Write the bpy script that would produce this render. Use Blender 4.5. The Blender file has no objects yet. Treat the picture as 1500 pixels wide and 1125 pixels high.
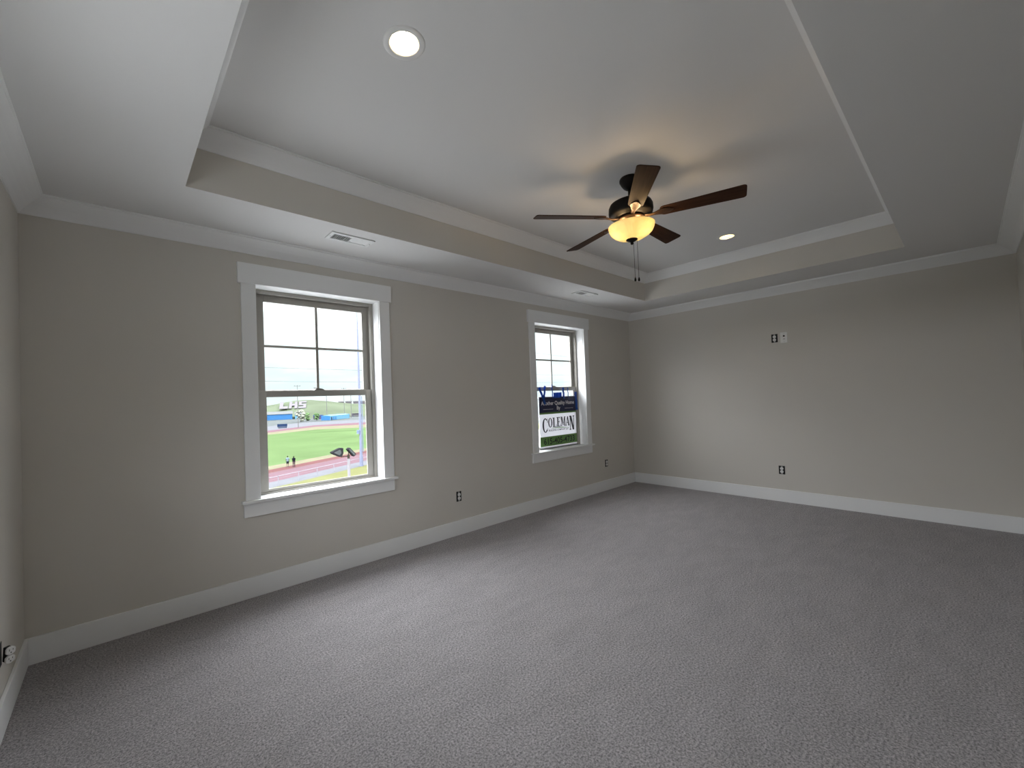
import bpy, bmesh, math, random
from mathutils import Vector, Matrix

# ------------------------------------------------------------------ camera, sky, exposure
S = bpy.context.scene
COL = S.collection
random.seed(7)
S.view_settings.view_transform = 'Standard'
S.view_settings.look = 'None'
S.view_settings.gamma = 1
S.view_settings.use_curve_mapping = False
S.view_settings.exposure = 0.24
S.cycles.use_denoising = True
S.cycles.max_bounces = 14
S.cycles.diffuse_bounces = 8
S.cycles.transparent_max_bounces = 16
S.cycles.sample_clamp_indirect = 6.0
S.cycles.caustics_reflective = False
S.cycles.caustics_refractive = False

cam_d = bpy.data.cameras.new('camera')
cam = bpy.data.objects.new('camera', cam_d)
COL.objects.link(cam)
S.camera = cam
cam_d.sensor_width = 36
cam_d.lens = 615.38 / 1500 * 36
cam_d.shift_x = 49.9 / 1500
cam_d.shift_y = 10.7 / 1500
cam_d.clip_start = 0.05
cam_d.clip_end = 3000
_r = Vector((0.75803317, -0.65124986, -0.03548705))
_u = Vector((0.01543728, -0.03647943, 0.99921516))
_f = Vector((0.65203328, 0.75798607, 0.01759909))
cam.matrix_world = Matrix(((_r.x, _u.x, -_f.x, 0.4232), (_r.y, _u.y, -_f.y, -3.5765), (_r.z, _u.z, -_f.z, 1.4399), (0, 0, 0, 1)))

# overcast sky: brighter overhead, soft clouds
W = bpy.data.worlds.new('overcast_sky')
S.world = W
W.use_nodes = True
nt = W.node_tree
nt.nodes.clear()
n_out = nt.nodes.new('ShaderNodeOutputWorld')
n_bg = nt.nodes.new('ShaderNodeBackground')
n_tc = nt.nodes.new('ShaderNodeTexCoord')
n_sep = nt.nodes.new('ShaderNodeSeparateXYZ')
n_map = nt.nodes.new('ShaderNodeMapping')
n_map.inputs['Scale'].default_value = (2.2, 2.2, 9.0)
n_noise = nt.nodes.new('ShaderNodeTexNoise')
n_noise.inputs['Scale'].default_value = 2.6
n_noise.inputs['Detail'].default_value = 7
n_noise.inputs['Roughness'].default_value = 0.55
n_cr = nt.nodes.new('ShaderNodeValToRGB')
n_cr.color_ramp.elements[0].position = 0.40
n_cr.color_ramp.elements[0].color = (0.82, 0.95, 0.98, 1)
n_cr.color_ramp.elements[1].position = 0.60
n_cr.color_ramp.elements[1].color = (0.97, 1.03, 1.05, 1)
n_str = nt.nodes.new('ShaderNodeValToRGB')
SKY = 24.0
SIDE_FILL = 7.2
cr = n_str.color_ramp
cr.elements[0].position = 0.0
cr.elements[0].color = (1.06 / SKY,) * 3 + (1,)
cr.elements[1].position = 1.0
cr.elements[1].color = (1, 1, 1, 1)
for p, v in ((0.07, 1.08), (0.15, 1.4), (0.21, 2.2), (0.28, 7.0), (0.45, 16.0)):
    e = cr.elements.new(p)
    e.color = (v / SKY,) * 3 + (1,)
n_mul = nt.nodes.new('ShaderNodeMath')
n_mul.operation = 'MULTIPLY'
n_mul.inputs[1].default_value = SKY
nt.links.new(n_tc.outputs['Generated'], n_sep.inputs[0])
nt.links.new(n_tc.outputs['Generated'], n_map.inputs['Vector'])
nt.links.new(n_map.outputs[0], n_noise.inputs['Vector'])
nt.links.new(n_noise.outputs['Fac'], n_cr.inputs['Fac'])
nt.links.new(n_sep.outputs['Z'], n_str.inputs['Fac'])
nt.links.new(n_str.outputs['Color'], n_mul.inputs[0])
n_hz = nt.nodes.new('ShaderNodeMapRange')
n_hz.interpolation_type = 'SMOOTHSTEP'
n_hz.inputs['From Min'].default_value = 0.18
n_hz.inputs['From Max'].default_value = 0.34
n_hx = nt.nodes.new('ShaderNodeMath')
n_hx.operation = 'MAXIMUM'
n_sn = nt.nodes.new('ShaderNodeMapRange')
n_sn.inputs['From Min'].default_value = -0.15
n_sn.inputs['From Max'].default_value = -0.6
n_cm = nt.nodes.new('ShaderNodeMix')
n_cm.data_type = 'RGBA'
n_cm.inputs['B'].default_value = (0.985, 0.972, 1.02, 1)
nt.links.new(n_sep.outputs['Z'], n_hz.inputs['Value'])
nt.links.new(n_sep.outputs['X'], n_sn.inputs['Value'])
nt.links.new(n_hz.outputs[0], n_hx.inputs[0])
nt.links.new(n_sn.outputs[0], n_hx.inputs[1])
nt.links.new(n_hx.outputs[0], n_cm.inputs['Factor'])
nt.links.new(n_cr.outputs['Color'], n_cm.inputs['A'])
nt.links.new(n_cm.outputs['Result'], n_bg.inputs['Color'])
# sky brightened on the unseen left side to add fill light indoors
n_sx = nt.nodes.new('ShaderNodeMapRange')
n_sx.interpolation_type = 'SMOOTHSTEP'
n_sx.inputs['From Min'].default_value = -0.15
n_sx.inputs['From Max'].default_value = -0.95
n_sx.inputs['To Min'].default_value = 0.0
n_sx.inputs['To Max'].default_value = SIDE_FILL
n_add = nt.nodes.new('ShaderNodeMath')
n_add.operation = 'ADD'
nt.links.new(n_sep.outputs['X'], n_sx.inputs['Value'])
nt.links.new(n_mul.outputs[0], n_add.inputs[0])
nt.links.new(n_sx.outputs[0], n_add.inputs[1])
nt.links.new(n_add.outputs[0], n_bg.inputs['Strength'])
nt.links.new(n_bg.outputs[0], n_out.inputs['Surface'])

# ------------------------------------------------------------------ room sizes (metres)
L, WD = 6.808, 3.924
HL, HC, HB = 2.722, 2.620, 0.153          # soffit, crown underside, baseboard top
TA, TB, TY1, TY2 = 0.742, 6.052, -0.690, -3.245
HTC, HU = 2.966, 3.071

# ------------------------------------------------------------------ materials
def mat(name, col, rough=0.6, metal=0.0, spec=0.5, noise=None, bump=None, emis=None):
    m = bpy.data.materials.new(name)
    m.use_nodes = True
    t = m.node_tree
    b = t.nodes['Principled BSDF']
    b.inputs['Base Color'].default_value = (*col, 1)
    b.inputs['Roughness'].default_value = rough
    b.inputs['Metallic'].default_value = metal
    b.inputs['Specular IOR Level'].default_value = spec
    if emis:
        b.inputs['Emission Color'].default_value = (*emis[0], 1)
        b.inputs['Emission Strength'].default_value = emis[1]
    tc = t.nodes.new('ShaderNodeTexCoord')
    if noise:      # (scale, amount)
        n = t.nodes.new('ShaderNodeTexNoise')
        n.inputs['Scale'].default_value = noise[0]
        n.inputs['Detail'].default_value = 5
        r = t.nodes.new('ShaderNodeValToRGB')
        a = noise[1]
        r.color_ramp.elements[0].position = 0.3
        r.color_ramp.elements[1].position = 0.7
        r.color_ramp.elements[0].color = (*[c * (1 - a) for c in col], 1)
        r.color_ramp.elements[1].color = (*[min(1, c * (1 + a)) for c in col], 1)
        t.links.new(tc.outputs['Object'], n.inputs['Vector'])
        t.links.new(n.outputs['Fac'], r.inputs['Fac'])
        t.links.new(r.outputs['Color'], b.inputs['Base Color'])
    if bump:       # (scale, strength, distance)
        n = t.nodes.new('ShaderNodeTexNoise')
        n.inputs['Scale'].default_value = bump[0]
        n.inputs['Detail'].default_value = 3
        bp = t.nodes.new('ShaderNodeBump')
        bp.inputs['Strength'].default_value = bump[1]
        bp.inputs['Distance'].default_value = bump[2]
        t.links.new(tc.outputs['Object'], n.inputs['Vector'])
        t.links.new(n.outputs['Fac'], bp.inputs['Height'])
        t.links.new(bp.outputs[0], b.inputs['Normal'])
    return m

WALL = mat('greige wall paint', (0.605, 0.58, 0.535), 0.50, spec=0.35, noise=(1.3, 0.015), bump=(160, 0.12, 0.002))
CEIL = mat('flat white ceiling paint', (0.70, 0.70, 0.70), 0.8, spec=0.2, bump=(140, 0.1, 0.002))
TRIM = mat('white trim enamel', (0.81, 0.82, 0.825), 0.4, spec=0.5, noise=(2, 0.01))
VINYL = mat('taupe vinyl sash', (0.33, 0.315, 0.285), 0.45, noise=(3, 0.02))
VINYLD = mat('taupe latch', (0.22, 0.20, 0.18), 0.4, noise=(3, 0.02))
BLACKP = mat('black plastic box', (0.008, 0.008, 0.008), 0.7, noise=(20, 0.1))
RECEP = mat('white receptacle plastic', (0.8000, 0.8000, 0.7900), 0.35, noise=(20, 0.03))
YOKE = mat('steel yoke', (0.35, 0.35, 0.34), 0.4, metal=0.8, noise=(20, 0.05))
SLOT = mat('dark slot', (0.01, 0.01, 0.01), 0.8, noise=(20, 0.1))
REG = mat('white register enamel', (0.72, 0.73, 0.73), 0.4, noise=(10, 0.02))
BRONZE = mat('dark bronze metal', (0.010, 0.008, 0.007), 0.5, metal=0.0, spec=0.12, noise=(30, 0.15))
BRONZE2 = mat('oil rubbed bronze arm', (0.060, 0.032, 0.018), 0.33, metal=0.7, noise=(30, 0.15))
CAN = mat('white can trim', (0.72, 0.72, 0.71), 0.4, noise=(10, 0.01))
BAFFLE = mat('lamp tinted can baffle', (0.26, 0.24, 0.13), 0.5, noise=(10, 0.01))  # white baffle; the lamp's yellow glow is put into its colour

def blade_mat():
    m = mat('dark walnut blade', (0.055, 0.028, 0.018), 0.55, spec=0.06)
    t = m.node_tree
    b = t.nodes['Principled BSDF']
    tc = t.nodes.new('ShaderNodeTexCoord')
    mp = t.nodes.new('ShaderNodeMapping')
    mp.inputs['Scale'].default_value = (3, 60, 60)
    n = t.nodes.new('ShaderNodeTexNoise')
    n.inputs['Scale'].default_value = 1.5
    n.inputs['Detail'].default_value = 6
    r = t.nodes.new('ShaderNodeValToRGB')
    r.color_ramp.elements[0].position = 0.3
    r.color_ramp.elements[0].color = (0.030, 0.013, 0.007, 1)
    r.color_ramp.elements[1].position = 0.7
    r.color_ramp.elements[1].color = (0.060, 0.027, 0.015, 1)
    t.links.new(tc.outputs['Object'], mp.inputs['Vector'])
    t.links.new(mp.outputs[0], n.inputs['Vector'])
    t.links.new(n.outputs['Fac'], r.inputs['Fac'])
    t.links.new(r.outputs['Color'], b.inputs['Base Color'])
    return m
BLADE = blade_mat()

def carpet_mat():
    m = mat('grey cut pile carpet', (0.3, 0.29, 0.29), 0.95, spec=0.05)
    t = m.node_tree
    b = t.nodes['Principled BSDF']
    b.inputs['Sheen Weight'].default_value = 0.25
    b.inputs['Sheen Roughness'].default_value = 0.6
    tc = t.nodes.new('ShaderNodeTexCoord')
    # tufts
    n1 = t.nodes.new('ShaderNodeTexNoise')
    n1.inputs['Scale'].default_value = 105
    n1.inputs['Detail'].default_value = 5
    n1.inputs['Roughness'].default_value = 0.85
    r1 = t.nodes.new('ShaderNodeValToRGB')
    r1.color_ramp.elements[0].position = 0.38
    r1.color_ramp.elements[0].color = (0.075, 0.070, 0.071, 1)
    r1.color_ramp.elements[1].position = 0.63
    r1.color_ramp.elements[1].color = (0.66, 0.635, 0.645, 1)
    # pile lay left by the vacuum and by feet
    mp = t.nodes.new('ShaderNodeMapping')
    mp.inputs['Rotation'].default_value = (0, 0, 0.5)
    mp.inputs['Scale'].default_value = (1.0, 2.4, 1)
    n2 = t.nodes.new('ShaderNodeTexNoise')
    n2.inputs['Scale'].default_value = 3.2
    n2.inputs['Detail'].default_value = 6
    n2.inputs['Distortion'].default_value = 0.8
    r2 = t.nodes.new('ShaderNodeValToRGB')
    r2.color_ramp.elements[0].position = 0.35
    r2.color_ramp.elements[0].color = (0.925, 0.905, 0.913, 1)
    r2.color_ramp.elements[1].position = 0.65
    r2.color_ramp.elements[1].color = (1.05, 1.028, 1.04, 1)
    mx = t.nodes.new('ShaderNodeMix')
    mx.data_type = 'RGBA'
    mx.blend_type = 'MULTIPLY'
    mx.inputs['Factor'].default_value = 1
    bp = t.nodes.new('ShaderNodeBump')
    bp.inputs['Strength'].default_value = 0.9
    bp.inputs['Distance'].default_value = 0.012
    t.links.new(tc.outputs['Object'], n1.inputs['Vector'])
    t.links.new(tc.outputs['Object'], mp.inputs['Vector'])
    t.links.new(mp.outputs[0], n2.inputs['Vector'])
    t.links.new(n1.outputs['Fac'], r1.inputs['Fac'])
    t.links.new(n2.outputs['Fac'], r2.inputs['Fac'])
    t.links.new(r1.outputs['Color'], mx.inputs['A'])
    t.links.new(r2.outputs['Color'], mx.inputs['B'])
    t.links.new(mx.outputs['Result'], b.inputs['Base Color'])
    t.links.new(n1.outputs['Fac'], bp.inputs['Height'])
    t.links.new(bp.outputs[0], b.inputs['Normal'])
    return m
CARPET = carpet_mat()

def glass_mat():
    m = bpy.data.materials.new('clear window glass')
    m.use_nodes = True
    t = m.node_tree
    t.nodes.clear()
    o = t.nodes.new('ShaderNodeOutputMaterial')
    tr = t.nodes.new('ShaderNodeBsdfTransparent')
    tr.inputs['Color'].default_value = (0.95, 0.975, 0.97, 1)
    gl = t.nodes.new('ShaderNodeBsdfGlossy')
    gl.inputs['Roughness'].default_value = 0.0
    fr = t.nodes.new('ShaderNodeLayerWeight')
    pw = t.nodes.new('ShaderNodeMath')
    pw.operation = 'POWER'
    pw.inputs[1].default_value = 5
    sc = t.nodes.new('ShaderNodeMath')
    sc.operation = 'MULTIPLY_ADD'
    sc.inputs[1].default_value = 0.9
    sc.inputs[2].default_value = 0.04
    t.links.new(fr.outputs['Facing'], pw.inputs[0])
    t.links.new(pw.outputs[0], sc.inputs[0])
    mx = t.nodes.new('ShaderNodeMixShader')
    t.links.new(sc.outputs[0], mx.inputs[0])
    t.links.new(tr.outputs[0], mx.inputs[1])
    t.links.new(gl.outputs[0], mx.inputs[2])
    t.links.new(mx.outputs[0], o.inputs['Surface'])
    return m
GLASS = glass_mat()

def bowl_mat():
    m = bpy.data.materials.new('amber alabaster glass')
    m.use_nodes = True
    t = m.node_tree
    t.nodes.clear()
    o = t.nodes.new('ShaderNodeOutputMaterial')
    tc = t.nodes.new('ShaderNodeTexCoord')
    n = t.nodes.new('ShaderNodeTexNoise')
    n.inputs['Scale'].default_value = 9
    n.inputs['Detail'].default_value = 3
    n.inputs['Distortion'].default_value = 1.2
    r = t.nodes.new('ShaderNodeValToRGB')
    r.color_ramp.elements[0].position = 0.35
    r.color_ramp.elements[0].color = (0.80, 0.74, 0.52, 1)
    r.color_ramp.elements[1].position = 0.65
    r.color_ramp.elements[1].color = (0.96, 0.93, 0.72, 1)
    tl = t.nodes.new('ShaderNodeBsdfTranslucent')
    df = t.nodes.new('ShaderNodeBsdfPrincipled')
    df.inputs['Roughness'].default_value = 0.25
    mx = t.nodes.new('ShaderNodeMixShader')
    mx.inputs[0].default_value = 0.25
    t.links.new(tc.outputs['Object'], n.inputs['Vector'])
    t.links.new(n.outputs['Fac'], r.inputs['Fac'])
    t.links.new(r.outputs['Color'], tl.inputs['Color'])
    t.links.new(r.outputs['Color'], df.inputs['Base Color'])
    t.links.new(tl.outputs[0], mx.inputs[1])
    t.links.new(df.outputs[0], mx.inputs[2])
    t.links.new(mx.outputs[0], o.inputs['Surface'])
    return m
BOWL = bowl_mat()
BULB = mat('glowing frosted bulb', (1, 0.9, 0.7), 0.5, emis=((1.0, 0.70, 0.38), 135.0), noise=(5, 0.01))
LENS = mat('glowing downlight lens', (1, 0.95, 0.85), 0.5, emis=((1.0, 0.80, 0.50), 42.0), noise=(5, 0.01))

# exterior
GRASS = mat('mown field grass', (0.0270, 0.0410, 0.0175), 0.9, spec=0.0, noise=(0.06, 0.14))
ROUGH = mat('pale dry slope grass', (0.0410, 0.0420, 0.0190), 0.9, spec=0.0, noise=(0.25, 0.12))
LAND = mat('pale distant ground', (0.0310, 0.0340, 0.0340), 0.9, spec=0.0, noise=(0.02, 0.12))
TAN = mat('sand strip', (0.0470, 0.0440, 0.0300), 0.9, spec=0.0, noise=(0.4, 0.1))
RED = mat('red running track', (0.0410, 0.0245, 0.0290), 0.85, spec=0.0, noise=(0.15, 0.08))
REDD = mat('darker red inner lane', (0.0360, 0.0175, 0.0175), 0.85, spec=0.0, noise=(0.15, 0.08))
LINE = mat('white line paint', (0.0480, 0.0400, 0.0420), 0.8, spec=0.0, noise=(1, 0.03))
CONC = mat('pale concrete', (0.0400, 0.0410, 0.0450), 0.85, spec=0.0, noise=(0.3, 0.06))
HILLG = mat('pale green hill grass', (0.0310, 0.0370, 0.0250), 0.95, spec=0.0, noise=(0.035, 0.16))
WHITE = mat('white painted boards', (0.0500, 0.0470, 0.0520), 0.8, spec=0.0, noise=(0.5, 0.03))
ROOFW = mat('white metal roof', (0.0430, 0.0450, 0.0460), 0.6, spec=0.0, noise=(0.3, 0.03))
BLUE = mat('bright blue cladding', (0.0170, 0.0580, 0.1300), 0.6, spec=0.0, noise=(0.3, 0.05))
CYAN = mat('light blue cladding', (0.0500, 0.1100, 0.1550), 0.6, spec=0.0, noise=(0.3, 0.05))
NAVY = mat('navy board', (0.0090, 0.0160, 0.0360), 0.6, spec=0.0, noise=(0.5, 0.1))
PURP = mat('dull purple banner', (0.0250, 0.0200, 0.0450), 0.7, spec=0.0, noise=(0.1, 0.3))
PBLUE = mat('pale blue wall', (0.0650, 0.0820, 0.1200), 0.7, spec=0.0, noise=(0.3, 0.04))
GROOF = mat('grey shingle roof', (0.0220, 0.0210, 0.0220), 0.9, spec=0.0, noise=(0.3, 0.08))
POLEG = mat('weathered grey pole', (0.0600, 0.0600, 0.0580), 0.8, spec=0.0, noise=(1, 0.1))
POLEB = mat('galvanised pale steel', (0.0750, 0.0820, 0.1150), 0.5, spec=0.0, noise=(0.5, 0.05))
FIX = mat('grey lamp housing', (0.0080, 0.0080, 0.0090), 0.5, spec=0.0, noise=(3, 0.1))
FIXG = mat('grey lamp glass', (0.0300, 0.0330, 0.0330), 0.2, spec=0.0, noise=(3, 0.08))
WPOST = mat('white post', (0.1000, 0.0950, 0.1000), 0.6, spec=0.0, noise=(1, 0.03))
WIRE = mat('power cable', (0.0500, 0.0550, 0.0550), 0.8, spec=0.0, noise=(1, 0.05))
FENCEM = mat('galvanised fence', (0.11, 0.112, 0.125), 0.6, spec=0.0, noise=(1, 0.05))
BLOSS = mat('pale blossom', (0.0850, 0.0900, 0.0720), 0.9, spec=0.0, noise=(0.8, 0.25))
LEAF = mat('fresh green leaves', (0.0420, 0.0700, 0.0300), 0.9, spec=0.0, noise=(0.6, 0.3))
BARK = mat('bark', (0.0192, 0.0160, 0.0128), 0.9, spec=0.0, noise=(3, 0.2))
SKIN = mat('skin', (0.0560, 0.0352, 0.0256), 0.6, spec=0.0, noise=(8, 0.05))
HAIR = mat('dark hair', (0.0048, 0.0032, 0.0032), 0.7, spec=0.0, noise=(20, 0.2))
SHIRTW = mat('pale shirt', (0.0600, 0.0800, 0.0900), 0.8, spec=0.0, noise=(8, 0.05))
SHORTS = mat('dark shorts', (0.0048, 0.0064, 0.0096), 0.8, spec=0.0, noise=(8, 0.1))
TOPB = mat('black top', (0.0032, 0.0032, 0.0056), 0.8, spec=0.0, noise=(8, 0.1))
MAUVE = mat('mauve trousers', (0.0272, 0.0160, 0.0208), 0.8, spec=0.0, noise=(8, 0.05))
# sign
SWHITE = mat('white corrugated plastic', (0.72, 0.72, 0.74), 0.5, noise=(10, 0.02))
SNAVY = mat('navy print', (0.0060, 0.0100, 0.0550), 0.5, noise=(10, 0.05))
SGREEN = mat('green print', (0.1300, 0.2700, 0.0700), 0.5, noise=(10, 0.04))
SBLACK = mat('black print', (0.008, 0.008, 0.015), 0.5, noise=(10, 0.1))
SGREY = mat('white print', (0.8000, 0.8000, 0.8200), 0.5, noise=(10, 0.02))
def add_translucent(m, col, fac):
    t = m.node_tree
    o = t.nodes['Material Output']
    b = t.nodes['Principled BSDF']
    tl = t.nodes.new('ShaderNodeBsdfTranslucent')
    tl.inputs['Color'].default_value = (*col, 1)
    mx = t.nodes.new('ShaderNodeMixShader')
    mx.inputs[0].default_value = fac
    t.links.new(b.outputs[0], mx.inputs[1])
    t.links.new(tl.outputs[0], mx.inputs[2])
    t.links.new(mx.outputs[0], o.inputs['Surface'])
add_translucent(SWHITE, (0.8, 0.8, 0.82), 0.3)
def tape_mat():
    m = mat('blue painters tape', (0.01, 0.075, 0.36), 0.5, noise=(25, 0.12))
    t = m.node_tree
    o = t.nodes['Material Output']
    b = t.nodes['Principled BSDF']
    tl = t.nodes.new('ShaderNodeBsdfTranslucent')
    tl.inputs['Color'].default_value = (0.008, 0.13, 0.50, 1)
    mx = t.nodes.new('ShaderNodeMixShader')
    mx.inputs[0].default_value = 0.35
    t.links.new(b.outputs[0], mx.inputs[1])
    t.links.new(tl.outputs[0], mx.inputs[2])
    t.links.new(mx.outputs[0], o.inputs['Surface'])
    return m
TAPE = tape_mat()

# ------------------------------------------------------------------ helpers
def obj(name, bm, m, parent=None, smooth=False, bevel=0, recalc=True):
    if recalc:
        bmesh.ops.recalc_face_normals(bm, faces=bm.faces)
    me = bpy.data.meshes.new(name)
    bm.to_mesh(me)
    bm.free()
    for x in (m if isinstance(m, (list, tuple)) else [m]):
        me.materials.append(x)
    if smooth:
        for p in me.polygons:
            p.use_smooth = True
    o = bpy.data.objects.new(name, me)
    COL.objects.link(o)
    if parent:
        o.parent = parent
    if bevel:
        b = o.modifiers.new('bevel', 'BEVEL')
        b.width = bevel
        b.segments = 2
        b.limit_method = 'ANGLE'
    return o

def struct(name, bm, m, label=None, cat=None, **k):
    o = obj(name, bm, m, **k)
    o['kind'] = 'structure'
    if label:
        o['label'] = label
        o['category'] = cat
    return o

def tag(o, label, cat, group=None, kind=None):
    o['label'] = label
    o['category'] = cat
    if group:
        o['group'] = group
    if kind:
        o['kind'] = kind
    return o

def empty(name, loc=(0, 0, 0), rz=0, label=None, cat=None, group=None, kind=None):
    o = bpy.data.objects.new(name, None)
    COL.objects.link(o)
    o.location = loc
    o.rotation_euler = (0, 0, rz)
    o.empty_display_size = 0.1
    if label:
        tag(o, label, cat, group, kind)
    elif kind:
        o['kind'] = kind
    return o

def box(bm, x0, x1, y0, y1, z0, z1, mi=0, M=None):
    vs = [bm.verts.new((x, y, z)) for x in (x0, x1) for y in (y0, y1) for z in (z0, z1)]
    if M:
        for v in vs:
            v.co = M @ v.co
    for f in ((0, 1, 3, 2), (4, 6, 7, 5), (0, 4, 5, 1), (2, 3, 7, 6), (0, 2, 6, 4), (1, 5, 7, 3)):
        fc = bm.faces.new([vs[i] for i in f])
        fc.material_index = mi
    return vs

def tube(bm, p, q, r0, r1=None, n=12, caps=True):
    p, q = Vector(p), Vector(q)
    r1 = r0 if r1 is None else r1
    d = (q - p).normalized()
    a = d.orthogonal().normalized()
    b = d.cross(a)
    A, B = [], []
    for i in range(n):
        t = 2 * math.pi * i / n
        o = a * math.cos(t) + b * math.sin(t)
        A.append(bm.verts.new(p + o * r0))
        B.append(bm.verts.new(q + o * r1))
    for i in range(n):
        bm.faces.new((A[i], A[(i + 1) % n], B[(i + 1) % n], B[i]))
    if caps:
        bm.faces.new(A)
        bm.faces.new(B[::-1])

def lathe(bm, prof, n=48, close=False, c=(0, 0)):
    rings = []
    for r, z in prof:
        if r < 1e-6:
            rings.append([bm.verts.new((c[0], c[1], z))])
        else:
            rings.append([bm.verts.new((c[0] + r * math.cos(2 * math.pi * i / n), c[1] + r * math.sin(2 * math.pi * i / n), z)) for i in range(n)])
    seq = list(zip(rings, rings[1:]))
    if close:
        seq.append((rings[-1], rings[0]))
    for A, B in seq:
        for i in range(n):
            j = (i + 1) % n
            if len(A) == 1 and len(B) == 1:
                continue
            if len(A) == 1:
                bm.faces.new((A[0], B[j], B[i]))
            elif len(B) == 1:
                bm.faces.new((A[i], A[j], B[0]))
            else:
                bm.faces.new((A[i], A[j], B[j], B[i]))

def poly(bm, pts, mi=0):
    f = bm.faces.new([bm.verts.new(p) for p in pts])
    f.material_index = mi
    return f

def prism(bm, pts, h, mi=0):      # pts: 3D outline, h: offset vector
    h = Vector(h)
    a = [bm.verts.new(p) for p in pts]
    b = [bm.verts.new(Vector(p) + h) for p in pts]
    n = len(a)
    bm.faces.new(a).material_index = mi
    bm.faces.new(b[::-1]).material_index = mi
    for i in range(n):
        bm.faces.new((a[i], b[i], b[(i + 1) % n], a[(i + 1) % n])).material_index = mi

def copy_tree(o, parent=None):
    c = o.copy()
    COL.objects.link(c)
    c.parent = parent
    for ch in list(o.children):
        copy_tree(ch, c)
    return c

# ------------------------------------------------------------------ room shell
bm = bmesh.new()
box(bm, -0.12, L + 0.12, -WD - 0.12, 0.2, -0.12, 0)
struct('floor', bm, CARPET, 'grey cut pile carpet covering the whole bedroom floor', 'carpet')

# window wall with two openings (cut as solid pieces around them)
WIN = [(1.252, 2.302), (4.476, 5.526)]
WZ0, WZ1 = 0.722, 2.388
bm = bmesh.new()
xs = [-0.12, WIN[0][0], WIN[0][1], WIN[1][0], WIN[1][1], L + 0.12]
zs = [0, WZ0, WZ1, 3.2]
for i in range(5):
    for j in range(3):
        if j == 1 and i in (1, 3):
            continue
        box(bm, xs[i], xs[i + 1], 0, 0.2, zs[j], zs[j + 1])
bmesh.ops.remove_doubles(bm, verts=bm.verts, dist=1e-5)
# drop the hidden walls between neighbouring pieces
seen = {}
for f in bm.faces:
    seen.setdefault(tuple(round(c, 4) for c in f.calc_center_median()), []).append(f)
bmesh.ops.delete(bm, geom=[f for v in seen.values() if len(v) > 1 for f in v], context='FACES')
struct('wall_front', bm, WALL, 'greige window wall with two white cased windows', 'wall')
LY0, LY1 = -3.30, -1.55
LZ0, LZ1 = 1.70, 2.30
bm = bmesh.new()
box(bm, -0.2, 0, LY1, 0, 0, 3.2)
box(bm, -0.2, 0, -WD, LY0, 0, 3.2)
box(bm, -0.2, 0, LY0, LY1, 0, LZ0)
box(bm, -0.2, 0, LY0, LY1, LZ1, 3.2)
struct('wall_left', bm, WALL, 'greige wall at the left edge, with one outlet', 'wall')
bm = bmesh.new(); box(bm, L, L + 0.12, -WD, 0, 0, 3.2)
struct('wall_right', bm, WALL, 'plain greige end wall opposite, with television outlet', 'wall')
bm = bmesh.new(); box(bm, -0.12, L + 0.12, -WD - 0.12, -WD, 0, 3.2)
struct('wall_back', bm, WALL, 'greige wall running along the right edge of the room', 'wall')

# soffit ring and raised tray
bm = bmesh.new()
T = 0.02
box(bm, 0, L, TY1, 0, HL, HL + T)
box(bm, 0, L, -WD, TY2, HL, HL + T)
box(bm, 0, TA, TY2, TY1, HL, HL + T)
box(bm, TB, L, TY2, TY1, HL, HL + T)
bm.normal_update()
for f in bm.faces:
    if abs(f.normal.z) < 0.5:
        f.material_index = 1
struct('ceiling', bm, [CEIL, WALL], 'white lower ceiling border around the raised tray', 'ceiling')
bm = bmesh.new()
z0, z1 = HL + T, HU
box(bm, TA - T, TB + T, TY1, TY1 + T, z0, z1)
box(bm, TA - T, TB + T, TY2 - T, TY2, z0, z1)
box(bm, TA - T, TA, TY2, TY1, z0, z1)
box(bm, TB, TB + T, TY2, TY1, z0, z1)
struct('wall_tray', bm, WALL, 'greige upright sides of the raised ceiling tray', 'wall')
# upper ceiling with two round cut-outs for the downlights
CANS = [(1.443, -1.962), (5.381, -1.970)]
CR = 0.066
bm = bmesh.new()
hs = 0.14
x_edges = [TA - T]
for cx, cy in CANS:
    x_edges += [cx - hs, cx + hs]
x_edges.append(TB + T)
cy0 = -1.966
ye = [TY2 - T, cy0 - hs, cy0 + hs, TY1 + T]
for i in range(5):
    for j in range(3):
        if j == 1 and i in (1, 3):
            continue
        poly(bm, [(x_edges[i], ye[j], HU), (x_edges[i + 1], ye[j], HU), (x_edges[i + 1], ye[j + 1], HU), (x_edges[i], ye[j + 1], HU)])
for cx, cy in CANS:
    N = 48
    inner, outer = [], []
    for k in range(N):
        a = 2 * math.pi * k / N + math.pi / 4
        c, s = math.cos(a), math.sin(a)
        m_ = max(abs(c), abs(s))
        inner.append(bm.verts.new((cx + CR * c, cy + CR * s, HU)))
        outer.append(bm.verts.new((cx + hs * c / m_, cy0 + hs * s / m_, HU)))
    for k in range(N):
        bm.faces.new((inner[k], inner[(k + 1) % N], outer[(k + 1) % N], outer[k]))
bmesh.ops.remove_doubles(bm, verts=bm.verts, dist=1e-5)
o = struct('ceiling', bm, CEIL, 'white raised upper ceiling that carries the fan', 'ceiling', recalc=False)
# attic slab above everything so no daylight leaks in
bm = bmesh.new(); box(bm, -0.12, L + 0.12, -WD - 0.12, 0.2, 3.2, 3.3)
struct('ceiling', bm, CEIL)

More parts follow.
